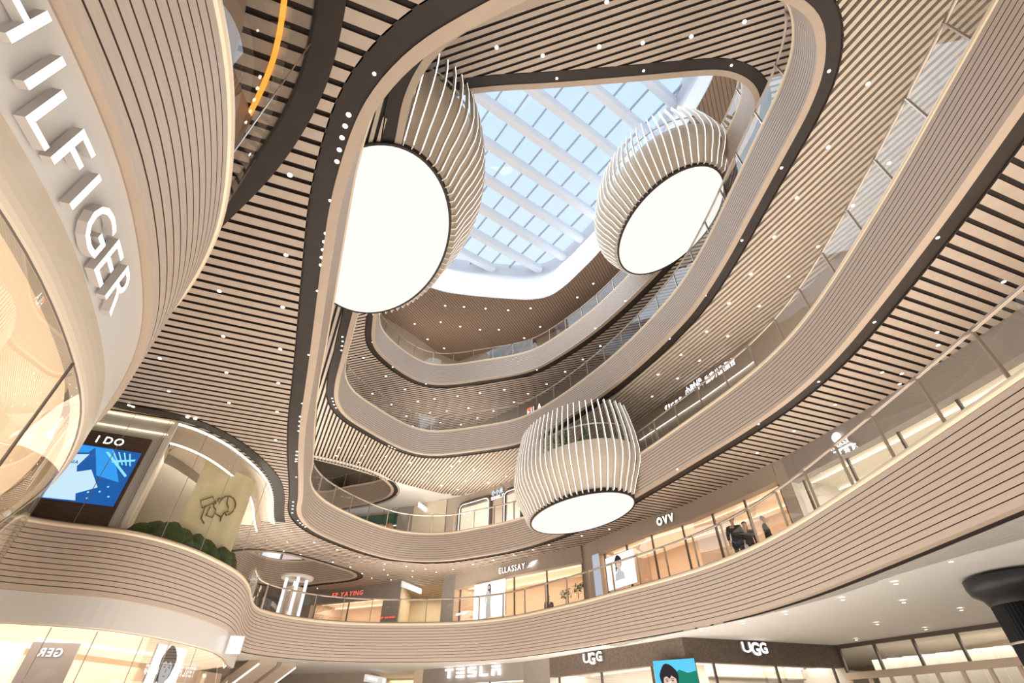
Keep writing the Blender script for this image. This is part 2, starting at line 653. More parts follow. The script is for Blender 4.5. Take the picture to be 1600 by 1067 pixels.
HOLE3 = smooth_curve(catmull([(-13.5, 25.6), (-12.0, 25.9), (-10.9, 27.1), (-10.0, 28.5), (-9.4, 29.5), (-9.25, 30.4), (-9.9, 31.2), (-11.9, 32.1), (-14, 32.9), (-15.5, 32.2), (-16, 29.5), (-15, 26.5)], True, 0.3))
HOLE4 = smooth_curve(catmull([(-12, 24.5), (-10.9, 24.9), (-9.6, 25.7), (-8.5, 26.6), (-7.8, 27.7), (-7.6, 29.1), (-8.1, 30.2), (-9.3, 31.2), (-11.7, 32.2), (-13.3, 33.0), (-15.5, 32), (-16, 29), (-15, 26)], True, 0.3))
FN = {2: 'lowest', 3: 'second', 4: 'third', 5: 'topmost'}


def fascia(k, C, zt, label, nboard=12, cat='balcony', ring=True, name='balcony'):
    N = normals(C)
    zb = zt - 1.5
    p0 = C[0]
    e = empty(name, (float(p0[0]), float(p0[1]), zb), label, cat)
    # slatted boards with recessed joints
    mb = MB()
    top = zt - 0.13
    H = top - zb
    step = H / nboard
    g = 0.016
    prof = []
    z = top
    for i in range(nboard):
        prof.append((0.0, z, M['wood']))
        prof.append((0.0, z - step + g, M['groove']))
        if i < nboard - 1:
            prof.append((0.022, z - step + g, M['groove']))
            prof.append((0.022, z - step, M['groove']))
        z -= step
    prof[-1] = (0.0, zb, M['wood'])
    loft(mb, C, N, prof, smooth=False)
    mb.build('slatted_fascia', e)
    mb = MB()
    arc = [(0.02, top - 0.0, M['rim'])]
    for a in range(-60, 91, 25):
        arc.append((0.045 - 0.075 * math.cos(math.radians(a)), top + 0.065 + 0.065 * math.sin(math.radians(a)), M['rim']))
    arc.append((0.14, zt, M['kick']))
    arc.append((0.15, zt + 0.05, M['kick']))
    arc.append((0.26, zt + 0.05, M['kick']))
    arc.append((0.26, zt - 0.02, M['kick']))
    loft(mb, C, N, arc, smooth=True)
    mb.build('rim', e)
    if ring:
        mb = MB()
        loft(mb, C, N, [(0.0, zb, M['band']), (0.18, zb, M['band']), (0.18, zb + 0.05, M['band'])])
        mb.build('smooth_band', e)
        mb = MB()
        w = 0.34 if k == 2 else 0.5
        loft(mb, C, N, [(0.18, zb + 0.03, M['dark']), (w, zb + 0.03, M['dark']), (w, zb - 0.0, M['dark']), (w + 0.03, zb, M['dark']), (w + 0.03, zb + 0.1, M['dark'])])
        mb.build('dark_band', e)
    return e


def railing(C, zt, label, spacing=1.3, start=0.0, rng=None, off=0.20, height=0.95, group=None):
    D = offs(C, off)
    K = len(D)
    seg = np.linalg.norm(np.roll(D, -1, 0) - D, axis=1)
    s = np.concatenate([[0], np.cumsum(seg)])
    L = s[-1]
    n = int(round(L / spacing))
    sp = L / n

    def pt(u):
        u = u % L
        i = min(K - 1, int(np.searchsorted(s, u, 'right') - 1))
        f = (u - s[i]) / max(1e-6, seg[i])
        return D[i] * (1 - f) + D[(i + 1) % K] * f
    e = empty('glass_railing', (float(D[0][0]), float(D[0][1]), zt), label, 'railing', group)
    z0 = zt + 0.05
    mh = MB()
    keep = []
    for i in range(n):
        u = start + i * sp
        p = pt(u)
        if rng and not rng(p):
            continue
        keep.append(i)
        mb = MB()
        q = pt(u + 0.05)
        d = q - p
        mb.box((p[0], p[1], z0 + height / 2), (0.03, 0.06, height), M['post'], math.atan2(d[1], d[0]))
        mb.build('post', e)
        # panel and handrail as far as the next post
        us = np.linspace(u, u + sp, 8)
        ps = [pt(t) for t in us]
        if rng and not rng(ps[-1]):
            continue
        mg = MB()
        vs = [(p_[0], p_[1], z0) for p_ in ps] + [(p_[0], p_[1], z0 + height - 0.02) for p_ in ps]
        mg.add(vs, [(j, j + 1, 8 + j + 1, 8 + j) for j in range(7)], M['glass'], True)
        mg.build('glass_panel', e)
        mh.tube([(p_[0], p_[1], z0 + height) for p_ in ps], 0.038, M['post'], 6)
    mh.build('handrail', e)
    return e


def in_view(p):
    return p[1] > 0.8


fascia(2, CV[2], LV[2], 'lowest slatted pale wood balcony edge curving round the whole atrium above the ground-floor shops')
fascia(3, CV[3], LV[3], 'second slatted pale wood balcony edge from the bottom, with the lowest rib-clad pod')
fascia(4, CV[4], LV[4], 'third slatted pale wood balcony edge from the bottom, carrying the large left pod')
fascia(5, CV[5], LV[5], 'topmost slatted pale wood balcony edge just below the glass roof')
fascia(3, HOLE3, LV[3], 'small far-left side opening with slatted edge in the ceiling over the red lettered shop', name='side_opening', cat='balcony')
fascia(4, HOLE4, LV[4], 'small far-left side opening with slatted edge in the white ceiling of the second balcony', name='side_opening', cat='balcony')


def near_glass(p):
    # stretches of the lowest edge where shop glass stands on the rim instead of a railing
    return p[0] < -1.5 and p[1] < 19.5


railing(CV[2], LV[2], 'clear glass railing with bronze posts on the lowest balcony edge', rng=lambda p: in_view(p) and not near_glass(p), start=0.4)
railing(CV[3], LV[3], 'clear glass railing with bronze posts on the second balcony edge from the bottom', rng=in_view, start=0.2)
railing(CV[4], LV[4], 'clear glass railing on the third balcony edge from the bottom, beside the large left pod', rng=in_view, start=0.5)
railing(CV[5], LV[5], 'clear glass railing on the topmost balcony edge under the brown roof soffit', rng=in_view)
railing(HOLE3, LV[3], 'short glass railing round the far-left side opening over the red lettered shop')
railing(HOLE4, LV[4], 'short glass railing round the far-left side opening in the white ceiling')

# ---------------------------------------------------------------- soffits
GL2 = CV[2]
slatted('ceiling_2', [OUT, offs(CV[3], 0.51), offs(HOLE3, 0.51)], BOT[3], 20.5, 0.26, 0.085, M['slat3'], M['slot'], mside=M['slot'])
SE = np.array([(-22, 20.5), (-11.2, 24.8), (-9.6, 25.9), (-7.7, 27.5), (-6.0, 28.8), (-4.5, 29.8), (-3.3, 30.1), (-1.6, 29.1), (0.0, 27.7), (17, 27.7), (17, -9), (-22, -9)], float)
SEI = np.array([(-22, 20.5), (-11.2, 24.8), (-9.6, 25.9), (-7.7, 27.5), (-6.0, 28.8), (-4.5, 29.8), (-3.3, 30.1), (-1.6, 29.1), (0.0, 27.7), (17, 27.7), (17, 39), (-22, 39)], float)
slatted('ceiling_3', [SE, offs(CV[4], 0.51)], BOT[4], 115.5, 0.188, 0.088, M['slat4'], M['slat4d'], depth=0.11)
flat('ceiling_3', [SEI, offs(HOLE4, 0.45)], BOT[4] + 0.02, M['plaster'])
slatted('ceiling_4', [OUT, offs(CV[5], 0.51)], BOT[5], 163.0, 0.21, 0.075, M['slat5'], M['slot'], mside=M['slot'])
slatted('ceiling_5', [OUT, CV[6]], 22.85, 62.0, 0.17, 0.03, M['roofslat'], M['roofslot'], depth=0.03)
ZZ = np.array([(3.9, 20.6), (4.4, 19.2), (5.3, 17.2), (6.8, 14.5), (7.5, 12.2), (7.75, 10.1), (8.0, 9.2), (8.4, 8.0), (9.2, 5.0), (9.8, 0), (9.8, -9), (7.2, -9), (7.1, -4)], float)
R2 = offs(CV[2], 0.35)
idx = [i for i, p in enumerate(R2) if p[0] > 3.2 and -4 < p[1] < 21]
seg2 = R2[idx]
if seg2[0][1] > seg2[-1][1]:
    seg2 = seg2[::-1]
slatted('ceiling_1', [np.concatenate([seg2, ZZ[:-2]])], BOT[2] + 0.0, 103.0, 0.17, 0.05, M['slat2'], M['slot'])
flat('ceiling_1', [OUT, offs(CV[2], 0.36)], BOT[2] + 0.05, M['plaster'], step=0.25)

# floors
flat('floor', [OUT], 0.0, M['floor'], up=True, step=48)
for k in (2, 3, 4, 5):
    P = [OUT, offs(CV[k], 0.2)]
    if k == 3:
        P.append(offs(HOLE3, 0.2))
    if k == 4:
        P.append(offs(HOLE4, 0.2))
    flat('floor', P, LV[k] - 0.03, M['floor'], up=True, step=0.3)

# ---------------------------------------------------------------- walls
W1 = [(14.9, 14.6), (14.3, 16), (12, 20.7), (5.7, 18.7), (1.6, 24.5), (0.5, 25.9), (-4.6, 29.4), (-9.6, 31.1), (-15, 33)]
W2 = [(11.5, 3), (11.1, 7.5), (10.7, 9.6), (10.1, 11.9), (9.2, 14.6), (8.2, 16.8), (7, 19.2), (5.5, 21.1), (3.6, 24.4), (-1.2, 28.2), (-3.6, 30.6), (-6.8, 32.2), (-13.3, 34.8), (-17, 36)]
W3 = [(12.5, -4), (12, 5), (10.8, 8.5), (10.1, 11.8), (9.6, 13.5), (9, 15), (8.1, 17), (6.5, 20.1), (4.8, 23.5), (0, 27.7), (-2.7, 29.9), (-4.2, 30.7), (-6.3, 32.5), (-10.8, 33.7), (-17, 35)]
W4 = [(12.5, -4), (12, 6), (10, 12), (9, 15.3), (6.8, 19.4), (4.8, 22.3), (2.4, 25.0), (1.4, 26.0), (-1.3, 28.3), (-4, 30.5), (-10, 33.5), (-17, 35)]
W5 = [(11, -4), (11, 6), (11, 12), (8, 19), (4, 24), (1.7, 25.7)]
W5b = [(-1.6, 26.9), (-4.0, 28.2), (-5.1, 27.45), (-7.0, 24.94), (-8.46, 23.3), (-10, 20), (-11, 10), (-11, 0)]


def wall(name, W, z0, z1, m, th=0.15):
    mb = MB()
    for a, b in zip(W[:-1], W[1:]):
        mb.quad((a[0], a[1], z0), (b[0], b[1], z0), (b[0], b[1], z1), (a[0], a[1], z1), m)
    return mb.build(name, kind='structure')


wall('wall_left', [(-22, 39), (-22, -9)], 0, 23.5, M['wallbeige'])
wall('wall_right', [(17, 39), (17, -9)], 0, 23.5, M['wallbeige'])
wall('wall_far', [(-22, 39), (17, 39)], 0, 23.5, M['wallbeige'])
wall('wall_near', [(-22, -9), (17, -9)], 4.05, 23.5, M['wallbeige'])
wall('wall_third', W3, LV[3] - 0.05, BOT[4] + 0.1, M['walltaupe'])
wall('wall_fourth', W4, LV[4] - 0.05, BOT[5] + 0.1, M['wallgrey'])
wall('wall_top', W5, LV[5] - 0.05, 22.95, M['wallbeige'])
wall('wall_top', W5b, LV[5] - 0.05, 22.95, M['wallbeige'])

# ---------------------------------------------------------------- shopfronts
def seg_wall(W, pa, pb):
    """the pieces of polyline W between points pa and pb (points that lie on W)"""
    def param(p):
        best = (1e9, 0)
        for i, (a, b) in enumerate(zip(W[:-1], W[1:])):
            a = np.array(a, float)
            b = np.array(b, float)
            e = b - a
            t = min(1, max(0, float((np.array(p[:2]) - a) @ e / (e @ e))))
            d = np.linalg.norm(a + e * t - np.array(p[:2]))
            if d < best[0]:
                best = (d, i + t, a + e * t)
        return best[1], best[2]
    s0, q0 = param(pa)
    s1, q1 = param(pb)
    if s0 > s1:
        s0, q0, s1, q1 = s1, q1, s0, q0
    pts = [q0] + [np.array(W[i], float) for i in range(int(s0) + 1, int(math.ceil(s1 - 1e-6)))] + [q1]
    return [tuple(p) for p in pts]


def away(P):
    """unit normals of an open polyline, pointing away from the void (centre at 0,13)"""
    C = np.array(P, float)
    d = np.gradient(C, axis=0)
    d /= np.linalg.norm(d, axis=1)[:, None]
    n = np.stack([d[:, 1], -d[:, 0]], 1)
    for i in range(len(n)):
        if n[i] @ (C[i] - np.array([0., 12.])) < 0:
            n[i] = -n[i]
    return n


SHOPL = []


def shop(label, W, pa, pb, z0, zh, zc, mh, mi, mc, depth=3.0, cove=True, frames=3, glow_m=None, gl=True, name='shopfront', back=None, lamp=1.0, lampc=(1.0, 0.83, 0.68)):
    P = seg_wall(W, pa, pb)
    N = away(P)
    C = np.array(P)
    I = C + N * depth
    e = empty(name, (float(C[0][0]), float(C[0][1]), z0), label, 'shopfront')
    mb = MB()
    for i in range(len(C) - 1):
        a, b = C[i], C[i + 1]
        mb.quad((*a, zh), (*b, zh), (*b, zc), (*a, zc), mh)
        a2, b2 = a + N[i] * 0.35, b + N[i + 1] * 0.35
        mb.quad((*a, zh), (*a2, zh), (*b2, zh), (*b, zh), mh)
        mb.quad((*a2, zh), (*a2, zh + 0.25), (*b2, zh + 0.25), (*b2, zh), mh)
    mb.build('header', e)
    mb = MB()
    for i in range(len(C) - 1):
        mb.quad((*I[i], z0), (*I[i + 1], z0), (*I[i + 1], zh + 0.2), (*I[i], zh + 0.2), back or mi)
    for i in (0, len(C) - 1):
        mb.quad((*C[i], z0), (*I[i], z0), (*I[i], zh + 0.2), (*C[i], zh + 0.2), mi)
    mb.build('interior_wall', e)
    mb = MB()
    for i in range(len(C) - 1):
        a, b = C[i] + N[i] * 0.3, C[i + 1] + N[i + 1] * 0.3
        mb.quad((*a, zh + 0.2), (*b, zh + 0.2), (*I[i + 1], zh + 0.2), (*I[i], zh + 0.2), mc)
        mb.quad((*a, z0 + 0.01), (*b, z0 + 0.01), (*I[i + 1], z0 + 0.01), (*I[i], z0 + 0.01), M['floor'])
    mb.build('interior_ceiling', e)
    if cove:
        mb = MB()
        for fr in (0.35, 0.8):
            for i in range(len(C) - 1):
                a = C[i] + N[i] * depth * fr
                b = C[i + 1] + N[i + 1] * depth * fr
                mb.bar((*a, zh + 0.15), (*b, zh + 0.15), 0.04, 0.03, glow_m or M['cove'])
        mb.build('cove_light', e)
    mid = len(C) // 2
    for i in range(len(C) - 1):
        c = (C[i] + C[i + 1]) / 2 + (N[i] + N[i + 1]) / 2 * depth * 0.45
        dd = C[i + 1] - C[i]
        LL = float(np.linalg.norm(dd))
        if LL > 0.6:
            area('shop_lamp', (float(c[0]), float(c[1]), zh + 0.1), (LL * 0.9, depth * 0.5), 17 * LL * lamp, lampc, (0, 0, math.atan2(dd[1], dd[0])))
    if gl:
        G = C + N * 0.3
        mb = MB()
        for i in range(len(C) - 1):
            mb.quad((*G[i], z0), (*G[i + 1], z0), (*G[i + 1], zh + 0.05), (*G[i], zh + 0.05), M['shopglass'])
        mb.build('shop_window', e)
        L = [0.0]
        for i in range(len(C) - 1):
            L.append(L[-1] + np.linalg.norm(G[i + 1] - G[i]))
        for q in np.linspace(0.02, 0.98, frames):
            u = q * L[-1]
            i = min(len(C) - 2, int(np.searchsorted(L, u, 'right') - 1))
            f = (u - L[i]) / (L[i + 1] - L[i])
            p = G[i] * (1 - f) + G[i + 1] * f
            mb = MB()
            d = G[i + 1] - G[i]
            mb.box((p[0], p[1], (z0 + zh) / 2), (0.06, 0.08, zh - z0), M['darkframe'], math.atan2(d[1], d[0]))
            mb.build('mullion', e)
    return e


peachceil = mat('peach_ceiling_glow', (0.85, 0.66, 0.46), 0.6, emit=(1.0, 0.74, 0.52), strength=0.45)  # emission in the material imitates a lit ceiling; it is no lamp
peachwall = mat('peach_wall_lit', (0.82, 0.60, 0.40), 0.6)
creamceil = mat('cream_shop_ceiling', (0.85, 0.80, 0.70), 0.6)
zc2 = BOT[3] + 0.02
F2 = LV[2]
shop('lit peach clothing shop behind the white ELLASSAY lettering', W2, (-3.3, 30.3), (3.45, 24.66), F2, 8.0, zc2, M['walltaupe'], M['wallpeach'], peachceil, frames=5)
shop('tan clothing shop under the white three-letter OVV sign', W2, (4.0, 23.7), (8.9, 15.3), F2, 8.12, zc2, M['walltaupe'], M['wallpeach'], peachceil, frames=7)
shop('pale white shop under the AMASS sign at the right', W2, (9.1, 14.9), (11.5, 3.0), F2, 7.92, zc2, M['wallgrey'], M['plaster'], creamceil, frames=8, glow_m=M['led'])
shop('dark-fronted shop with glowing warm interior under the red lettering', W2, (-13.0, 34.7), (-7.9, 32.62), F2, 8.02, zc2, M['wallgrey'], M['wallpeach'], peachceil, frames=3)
wall('wall_second', [(-7.9, 32.62), (-6.78, 32.19)], F2, zc2, M['wallgrey'])
wall('wall_second', [(-6.78, 32.19), (-6.9, 36.5), (-4.3, 36.5), (-4.1, 31.0)], F2, zc2, M['wallcream'])
wall('wall_second', [(-4.1, 31.0), (-3.3, 30.35)], F2, zc2, M['wallgrey'])
wall('wall_second', [(3.45, 24.66), (4.0, 23.7)], F2, zc2, M['walltaupe'])
wall('wall_second', [(8.9, 15.3), (9.1, 14.9)], F2, zc2, M['walltaupe'])
wall('wall_second', [(-13.0, 34.7), (-17, 36), (-22, 37)], F2, zc2, M['wallgrey'])

# ---------------------------------------------------------------- ground floor frontage
zc1 = BOT[2] + 0.08
shop('dark brick-topped shopfront with two white round-lettered signs', W1, (1.6, 24.5), (12.0, 20.7), 0, 3.42, zc1, M['brick'], M['plaster'], creamceil, frames=6, glow_m=M['led'])
shop('dark grey shopfront under the white TESLA lettering', W1, (0.5, 25.9), (-4.5, 29.33), 0, 3.45, zc1, M['wallgrey'], M['plaster'], creamceil, frames=4, glow_m=M['led'])
wall('wall_ground', [(1.6, 24.5), (0.5, 25.9)], 0, zc1, M['wallgrey'])
wall('wall_ground', [(-4.5, 29.33), (-5.0, 29.6), (-5.2, 34), (-7.5, 34.5)], 0, zc1, M['wallcream'])
wall('wall_ground', [(-7.5, 31.2), (-7.5, 34.5)], 0, zc1, M['walltaupe'])
wall('wall_ground', [(-7.5, 31.2), (-22, 33)], 0, zc1, M['walltaupe'])

# ---------------------------------------------------------------- roof light
e = empty('glass_roof', (1, 14, 24), 'big glazed roof light with white beams over the atrium', 'skylight')
N6 = normals(CV[6])
mb = MB()
prof = []
z = 22.82
for i in range(9):
    prof += [(0.0, z, M['wellwall']), (0.0, z + 0.13, M['wellwall']), (0.02, z + 0.13, M['wellwall']), (0.02, z + 0.155, M['wellwall'])]
    z += 0.155
loft(mb, CV[6], N6, prof)
mb.build('slatted_upstand', e)
mb = MB()
loft(mb, CV[6], N6, [(0.0, z, M['wellwall']), (0.25, z + 0.02, M['wellwall']), (0.3, 26.4, M['wellwall'])])
mb.build('well_wall', e)
ba = math.radians(35.7)
bd = np.array([math.cos(ba), math.sin(ba)])
bn = np.array([-math.sin(ba), math.cos(ba)])
RW = rot2(offs(CV[6], 0.3), -ba)
v = 5.87 - 1.79 * 6
while v < 22:
    xs = crossings([RW], v)
    for k in range(0, len(xs) - 1, 2):
        a = bd * xs[k] + bn * v
        b = bd * xs[k + 1] + bn * v
        mb = MB()
        # rounded-bottom box beam
        w, h = 0.25, 0.5
        secs = [(-w, h), (-w, 0.12), (-w * 0.6, 0.0), (w * 0.6, 0.0), (w, 0.12), (w, h)]
        vs = []
        for p in (a, b):
            for q, zz in secs:
                vs.append((p[0] + bn[0] * q, p[1] + bn[1] * q, 25.5 + zz))
        mb.add(vs, [(i, i + 1, 7 + i, 6 + i) for i in range(5)] + [(5, 0, 6, 11)], M['beam'])
        mb.build('beam', e)
    v += 1.79
v = 6.79 - 1.165 * 12
RM = rot2(offs(CV[6], 0.3), -(ba + PI / 2))
while v < 24:
    # lines at constant distance v along the beam direction
    xs = crossings([RM], -v)
    for k in range(0, len(xs) - 1, 2):
        a = bn * xs[k] + bd * v
        b = bn * xs[k + 1] + bd * v
        mb = MB()
        mb.bar((*a, 26.1), (*b, 26.1), 0.06, 0.14, M['mull'])
        mb.build('mullion', e)
    v += 1.165
pr = offs(CV[6], 0.3)
mb = MB()
mb.add([(p[0], p[1], 26.2) for p in pr] + [(1, 13.5, 26.2)], [(i, (i + 1) % len(pr), len(pr)) for i in range(len(pr))], M['skyglass'])
mb.build('roof_glass', e)
mb = MB()
loft(mb, CV[6], N6, [(0.3, 26.4, M['plaster']), (1.0, 26.4, M['plaster']), (1.0, 22.9, M['plaster'])])
mb.build('roof_kerb', e)


# ---------------------------------------------------------------- pods
def pod(label, k, c, a, b, thdeg, zb, H, nrib=58, drumh=0.5, flare=0.55):
    th = math.radians(thdeg)
    cs, sn = math.cos(th), math.sin(th)
    e = empty('rib_clad_pod', (c[0], c[1], zb), label, 'pod')
    zd = zb - 0.06

    def el(t, o, z):
        x = (a + o) * math.cos(t)
        y = (b + o) * math.sin(t)
        return (c[0] + x * cs - y * sn, c[1] + x * sn + y * cs, z)
    T = [2 * PI * i / 72 for i in range(72)]
    mb = MB()
    mb.add([el(t, 0, zd) for t in T], [tuple(reversed(range(72)))], M['disc'])
    mb.build('glowing_disc', e)
    mb = MB()
    R = [el(t, 0.0, zd - 0.01) for t in T], [el(t, 0.07, zd - 0.01) for t in T], [el(t, 0.07, zd + 0.16) for t in T]
    for r0, r1 in ((0, 1), (1, 2)):
        mb.add(R[r0] + R[r1], [(i, (i + 1) % 72, 72 + (i + 1) % 72, 72 + i) for i in range(72)], M['dark'])
    mb.build('disc_rim', e)

    def prof(s):
        # outward offset of the rib's inner edge at relative height s
        pts = [(0, 0.05), (0.1, 0.20), (0.22, 0.42), (0.32, 0.55), (0.42, 0.60), (0.6, 0.56), (0.8, 0.44), (1.0, 0.28)]
        for (s0, o0), (s1, o1) in zip(pts[:-1], pts[1:]):
            if s <= s1:
                f = (s - s0) / (s1 - s0)
                f = f * f * (3 - 2 * f) * 0.3 + f * 0.7
                return (o0 + (o1 - o0) * f) * flare / 0.6
        return pts[-1][1] * flare / 0.6
    # drum
    mb = MB()
    rows = []
    for j in range(9):
        s = drumh * j / 8
        rows.append([el(t, prof(s) - 0.10 if j else -0.02, zb + s * H) for t in T])
    for r0, r1 in zip(rows[:-1], rows[1:]):
        mb.add(r0 + r1, [(i, (i + 1) % 72, 72 + (i + 1) % 72, 72 + i) for i in range(72)], M['drum'], True)
    top = rows[-1]
    inn = [el(t, prof(drumh) - 0.3, zb + drumh * H) for t in T]
    mb.add(top + inn, [(i, (i + 1) % 72, 72 + (i + 1) % 72, 72 + i) for i in range(72)], M['drum'])
    mb.add([el(t, prof(drumh) - 0.3, zb + drumh * H - 0.9) for t in T], [tuple(range(72))], M['floor'])
    mb.build('drum', e)
    C = CV[k]
    mg = MB()
    gp = []
    for t in T:
        p = el(t, prof(drumh) - 0.25, 0)
        gp.append(p)
    for i in range(72):
        p, q = gp[i], gp[(i + 1) % 72]
        if inside(p[:2], C) and inside(q[:2], C):
            z0 = zb + drumh * H
            mg.quad((p[0], p[1], z0), (q[0], q[1], z0), (q[0], q[1], z0 + 0.75), (p[0], p[1], z0 + 0.75), M['glass'])
    mg.build('glass_guard', e)
    mg = MB()
    run = []
    for i in range(73):
        p = gp[i % 72]
        if inside(p[:2], C):
            run.append((p[0], p[1], zb + drumh * H + 0.77))
        elif len(run) > 1:
            mg.tube(run, 0.03, M['steel'], 6)
            run = []
        else:
            run = []
    if len(run) > 1:
        mg.tube(run, 0.03, M['steel'], 6)
    if mg.v:
        mg.build('guard_rail', e)
    # equal spacing along the ellipse
    tt = np.linspace(0, 2 * PI, 721)
    pts = np.array([el(t, 0.3, 0)[:2] for t in tt])
    s = np.concatenate([[0], np.cumsum(np.linalg.norm(np.diff(pts, axis=0), axis=1))])
    for i in range(nrib):
        t = float(np.interp(s[-1] * (i + 0.5) / nrib, s, tt))
        if not inside(el(t, 0.25, 0)[:2], C):
            continue
        mb = MB()
        fr = []
        n = 16
        tv = Vector(el(t + 0.001, 0.3, 0)) - Vector(el(t - 0.001, 0.3, 0))
        tv.z = 0
        tv.normalize()
        for j in range(n + 1):
            sj = j / n
            o = prof(sj)
            dep = 0.15 - 0.05 * sj
            z = zb - 0.02 + sj * H
            ip = Vector(el(t, o - 0.02, z))
            op = Vector(el(t, o + dep, z))
            fr.append((ip - tv * 0.016, op - tv * 0.016, op + tv * 0.016, ip + tv * 0.016))
        vs = [p for f in fr for p in f]
        side, face = [], []
        for j in range(n):
            b0 = 4 * j
            side += [(b0, b0 + 1, b0 + 5, b0 + 4), (b0 + 2, b0 + 3, b0 + 7, b0 + 6), (b0 + 3, b0, b0 + 4, b0 + 7)]
            face.append((b0 + 1, b0 + 2, b0 + 6, b0 + 5))
        mb.add(vs, side + [(0, 3, 2, 1), (4 * n, 4 * n + 1, 4 * n + 2, 4 * n + 3)], M['ribbody'])
        k0 = len(mb.v) - len(vs)
        mi = mb.mi(M['ledrib'])
        for f in face:
            mb.f.append([k0 + q for q in f])
            mb.m.append(mi)
            mb.smooth.append(False)
        mb.build('rib', e)
    return e


pod('largest rib-clad pod with round glowing underside at the left, cut by the balcony in front', 4, (-4.3, 9.51), 3.4, 2.12, 116.8, BOT[4], 6.1, nrib=76, flare=0.88)
pod('rib-clad pod with round glowing underside below the glass roof at the right', 5, (6.56, 12.4), 2.82, 1.69, 109.8, BOT[5], 3.9, nrib=64, flare=0.78)
pod('lowest rib-clad pod with round glowing underside and palms on top', 3, (2.87, 20.13), 2.71, 1.65, 122.5, BOT[3], 3.9, nrib=62, flare=0.66)


# ---------------------------------------------------------------- left: shop glass on the lowest edge
K2 = CV[2]


def sub2(a, b):
    """open stretch of the lowest edge between the vertices nearest plan points a and b"""
    i = int(np.argmin(np.linalg.norm(K2 - np.array(a), axis=1)))
    j = int(np.argmin(np.linalg.norm(K2 - np.array(b), axis=1)))
    n = len(K2)
    f = [(i + k) % n for k in range((j - i) % n + 1)]
    g = [(j + k) % n for k in range((i - j) % n + 1)]
    r = f if len(f) <= len(g) else g
    return K2[r], normals(K2)[r]


def open_loft(mb, C, N, prof, smooth=False):
    loft(mb, C, N, prof, closed=False, smooth=smooth)


near = sub2((-1.9, -2), (-9.4, 8.2))
far = sub2((-11.75, 10.6), (-10.15, 21.1))
pearl = mat('satin_beige_trim', (0.60, 0.52, 0.42), 0.3)


def low_shop(label, seg, zg, zw, bulge, go):
    C, N = seg
    e = empty('curved_shopfront', (float(C[0][0]), float(C[0][1]), 0), label, 'shopfront')
    mb = MB()
    open_loft(mb, C, N, [(0.0, 4.06, M['kick']), (0.05, 4.05, M['kick']), (0.055, 4.04, M['white']), (0.055, zw, M['white'])])
    mb.build('white_sign_band', e)
    mb = MB()
    pr_ = [(0.055, zw, pearl)]
    for a in range(0, 91, 15):
        pr_.append((0.055 - bulge * math.sin(math.radians(a * 2)) + (go - 0.06) * (1 - math.cos(math.radians(a))), zw - (zw - zg) * math.sin(math.radians(a)), pearl))
    pr_.append((go + 0.06, zg, pearl))
    open_loft(mb, C, N, pr_, smooth=True)
    mb.build('rounded_lower_trim', e)
    mb = MB()
    open_loft(mb, C, N, [(go, zg + 0.02, M['shopglass']), (go, 0.02, M['shopglass'])], smooth=True)
    mb.build('curved_glass', e)
    mb = MB()
    open_loft(mb, C, N, [(go - 0.006, zg, M['darkframe']), (go, zg - 0.008, M['darkframe']), (go + 0.006, zg, M['darkframe'])])
    mb.build('glass_top_frame', e)
    return e, C, N


tom, CN, NN = low_shop('big curved glass shop close by on the left, with white HILFIGER letters on its band', near, 3.30, 3.52, 0.01, 0.09)
area('shop_lamp', (-4.3, 0.8, 3.3), (3, 6), 130, (1.0, 0.78, 0.55))
tomceil = mat('peach_shop_ceiling_glow', (0.86, 0.66, 0.46), 0.6, emit=(1.0, 0.72, 0.46), strength=0.62)  # ceiling brightness put into the material as a glow
mb = MB()
IC = CN + NN * 0.25
far_pts = [(-12.5, -3), (-12.5, 8.5)]
mb.add([(p[0], p[1], 3.45) for p in IC] + [(-9.5, 8.5, 3.45), (-12.5, 5.5, 3.45), (-12.5, -3, 3.45)], [tuple(range(len(IC) + 3))], tomceil)
mb.build('interior_ceiling', tom)
mb = MB()
mb.quad((-6.5, -3, 0), (-6.5, 2.6, 0), (-6.5, 2.6, 3.45), (-6.5, -3, 3.45), M['wallpeach'])
mb.quad((-6.5, 2.6, 0), (-9.5, 8.0, 0), (-9.5, 8.0, 3.45), (-6.5, 2.6, 3.45), M['wallpeach'])
mb.build('interior_wall', tom)
mb = MB()
mb.bar((-4.4, -2, 3.43), (-4.4, 3.0, 3.43), 0.05, 0.02, M['led'])
mb.bar((-5.6, -2, 3.43), (-5.6, 4.5, 3.43), 0.05, 0.02, M['led'])
mb.build('ceiling_light_line', tom)
# vertical joint in the curved glass
for p_, q_ in (((130, 546), (0, 705)),):
    W = [tuple(c + n * 0.09) for c, n in zip(CN, NN)]
    h_ = hit(130, 546, W)
    mb = MB()
    mb.box((h_.x, h_.y, 1.7), (0.012, 0.012, 3.2), M['darkframe'])
    mb.build('glass_joint', tom)

# lettering on the near band
WB = [tuple(c - n * 0.005) for c, n in zip(CN, NN)]
sg = empty('shop_sign', (-2.0, 0.8, 3.66), 'large white lit letters HILFIGER on the white band above the near curved glass shop', 'shop sign')
for ch, px, py in (('H', 26, 0), ('I', 73, 113), ('L', 85, 187), ('F', 117, 243), ('I', 135.5, 298.5), ('G', 157.5, 357), ('E', 172, 410.6), ('R', 187, 454)):
    h_ = hit(px, py, WB)
    i = min(range(len(WB)), key=lambda k: (WB[k][0] - h_.x) ** 2 + (WB[k][1] - h_.y) ** 2)
    N_ = -Vector((NN[i][0], NN[i][1], 0)).normalized()
    T_ = Vector((-N_.y, N_.x, 0))
    if T_.y < 0:
        T_ = -T_
    O_ = Vector((h_.x, h_.y, h_.z - 0.131)) - N_ * 0.045
    letters(sg, ch, lambda u: (O_, T_, N_), 0.262, 0.045, M['sign'], M['signside'], bold=0.0)


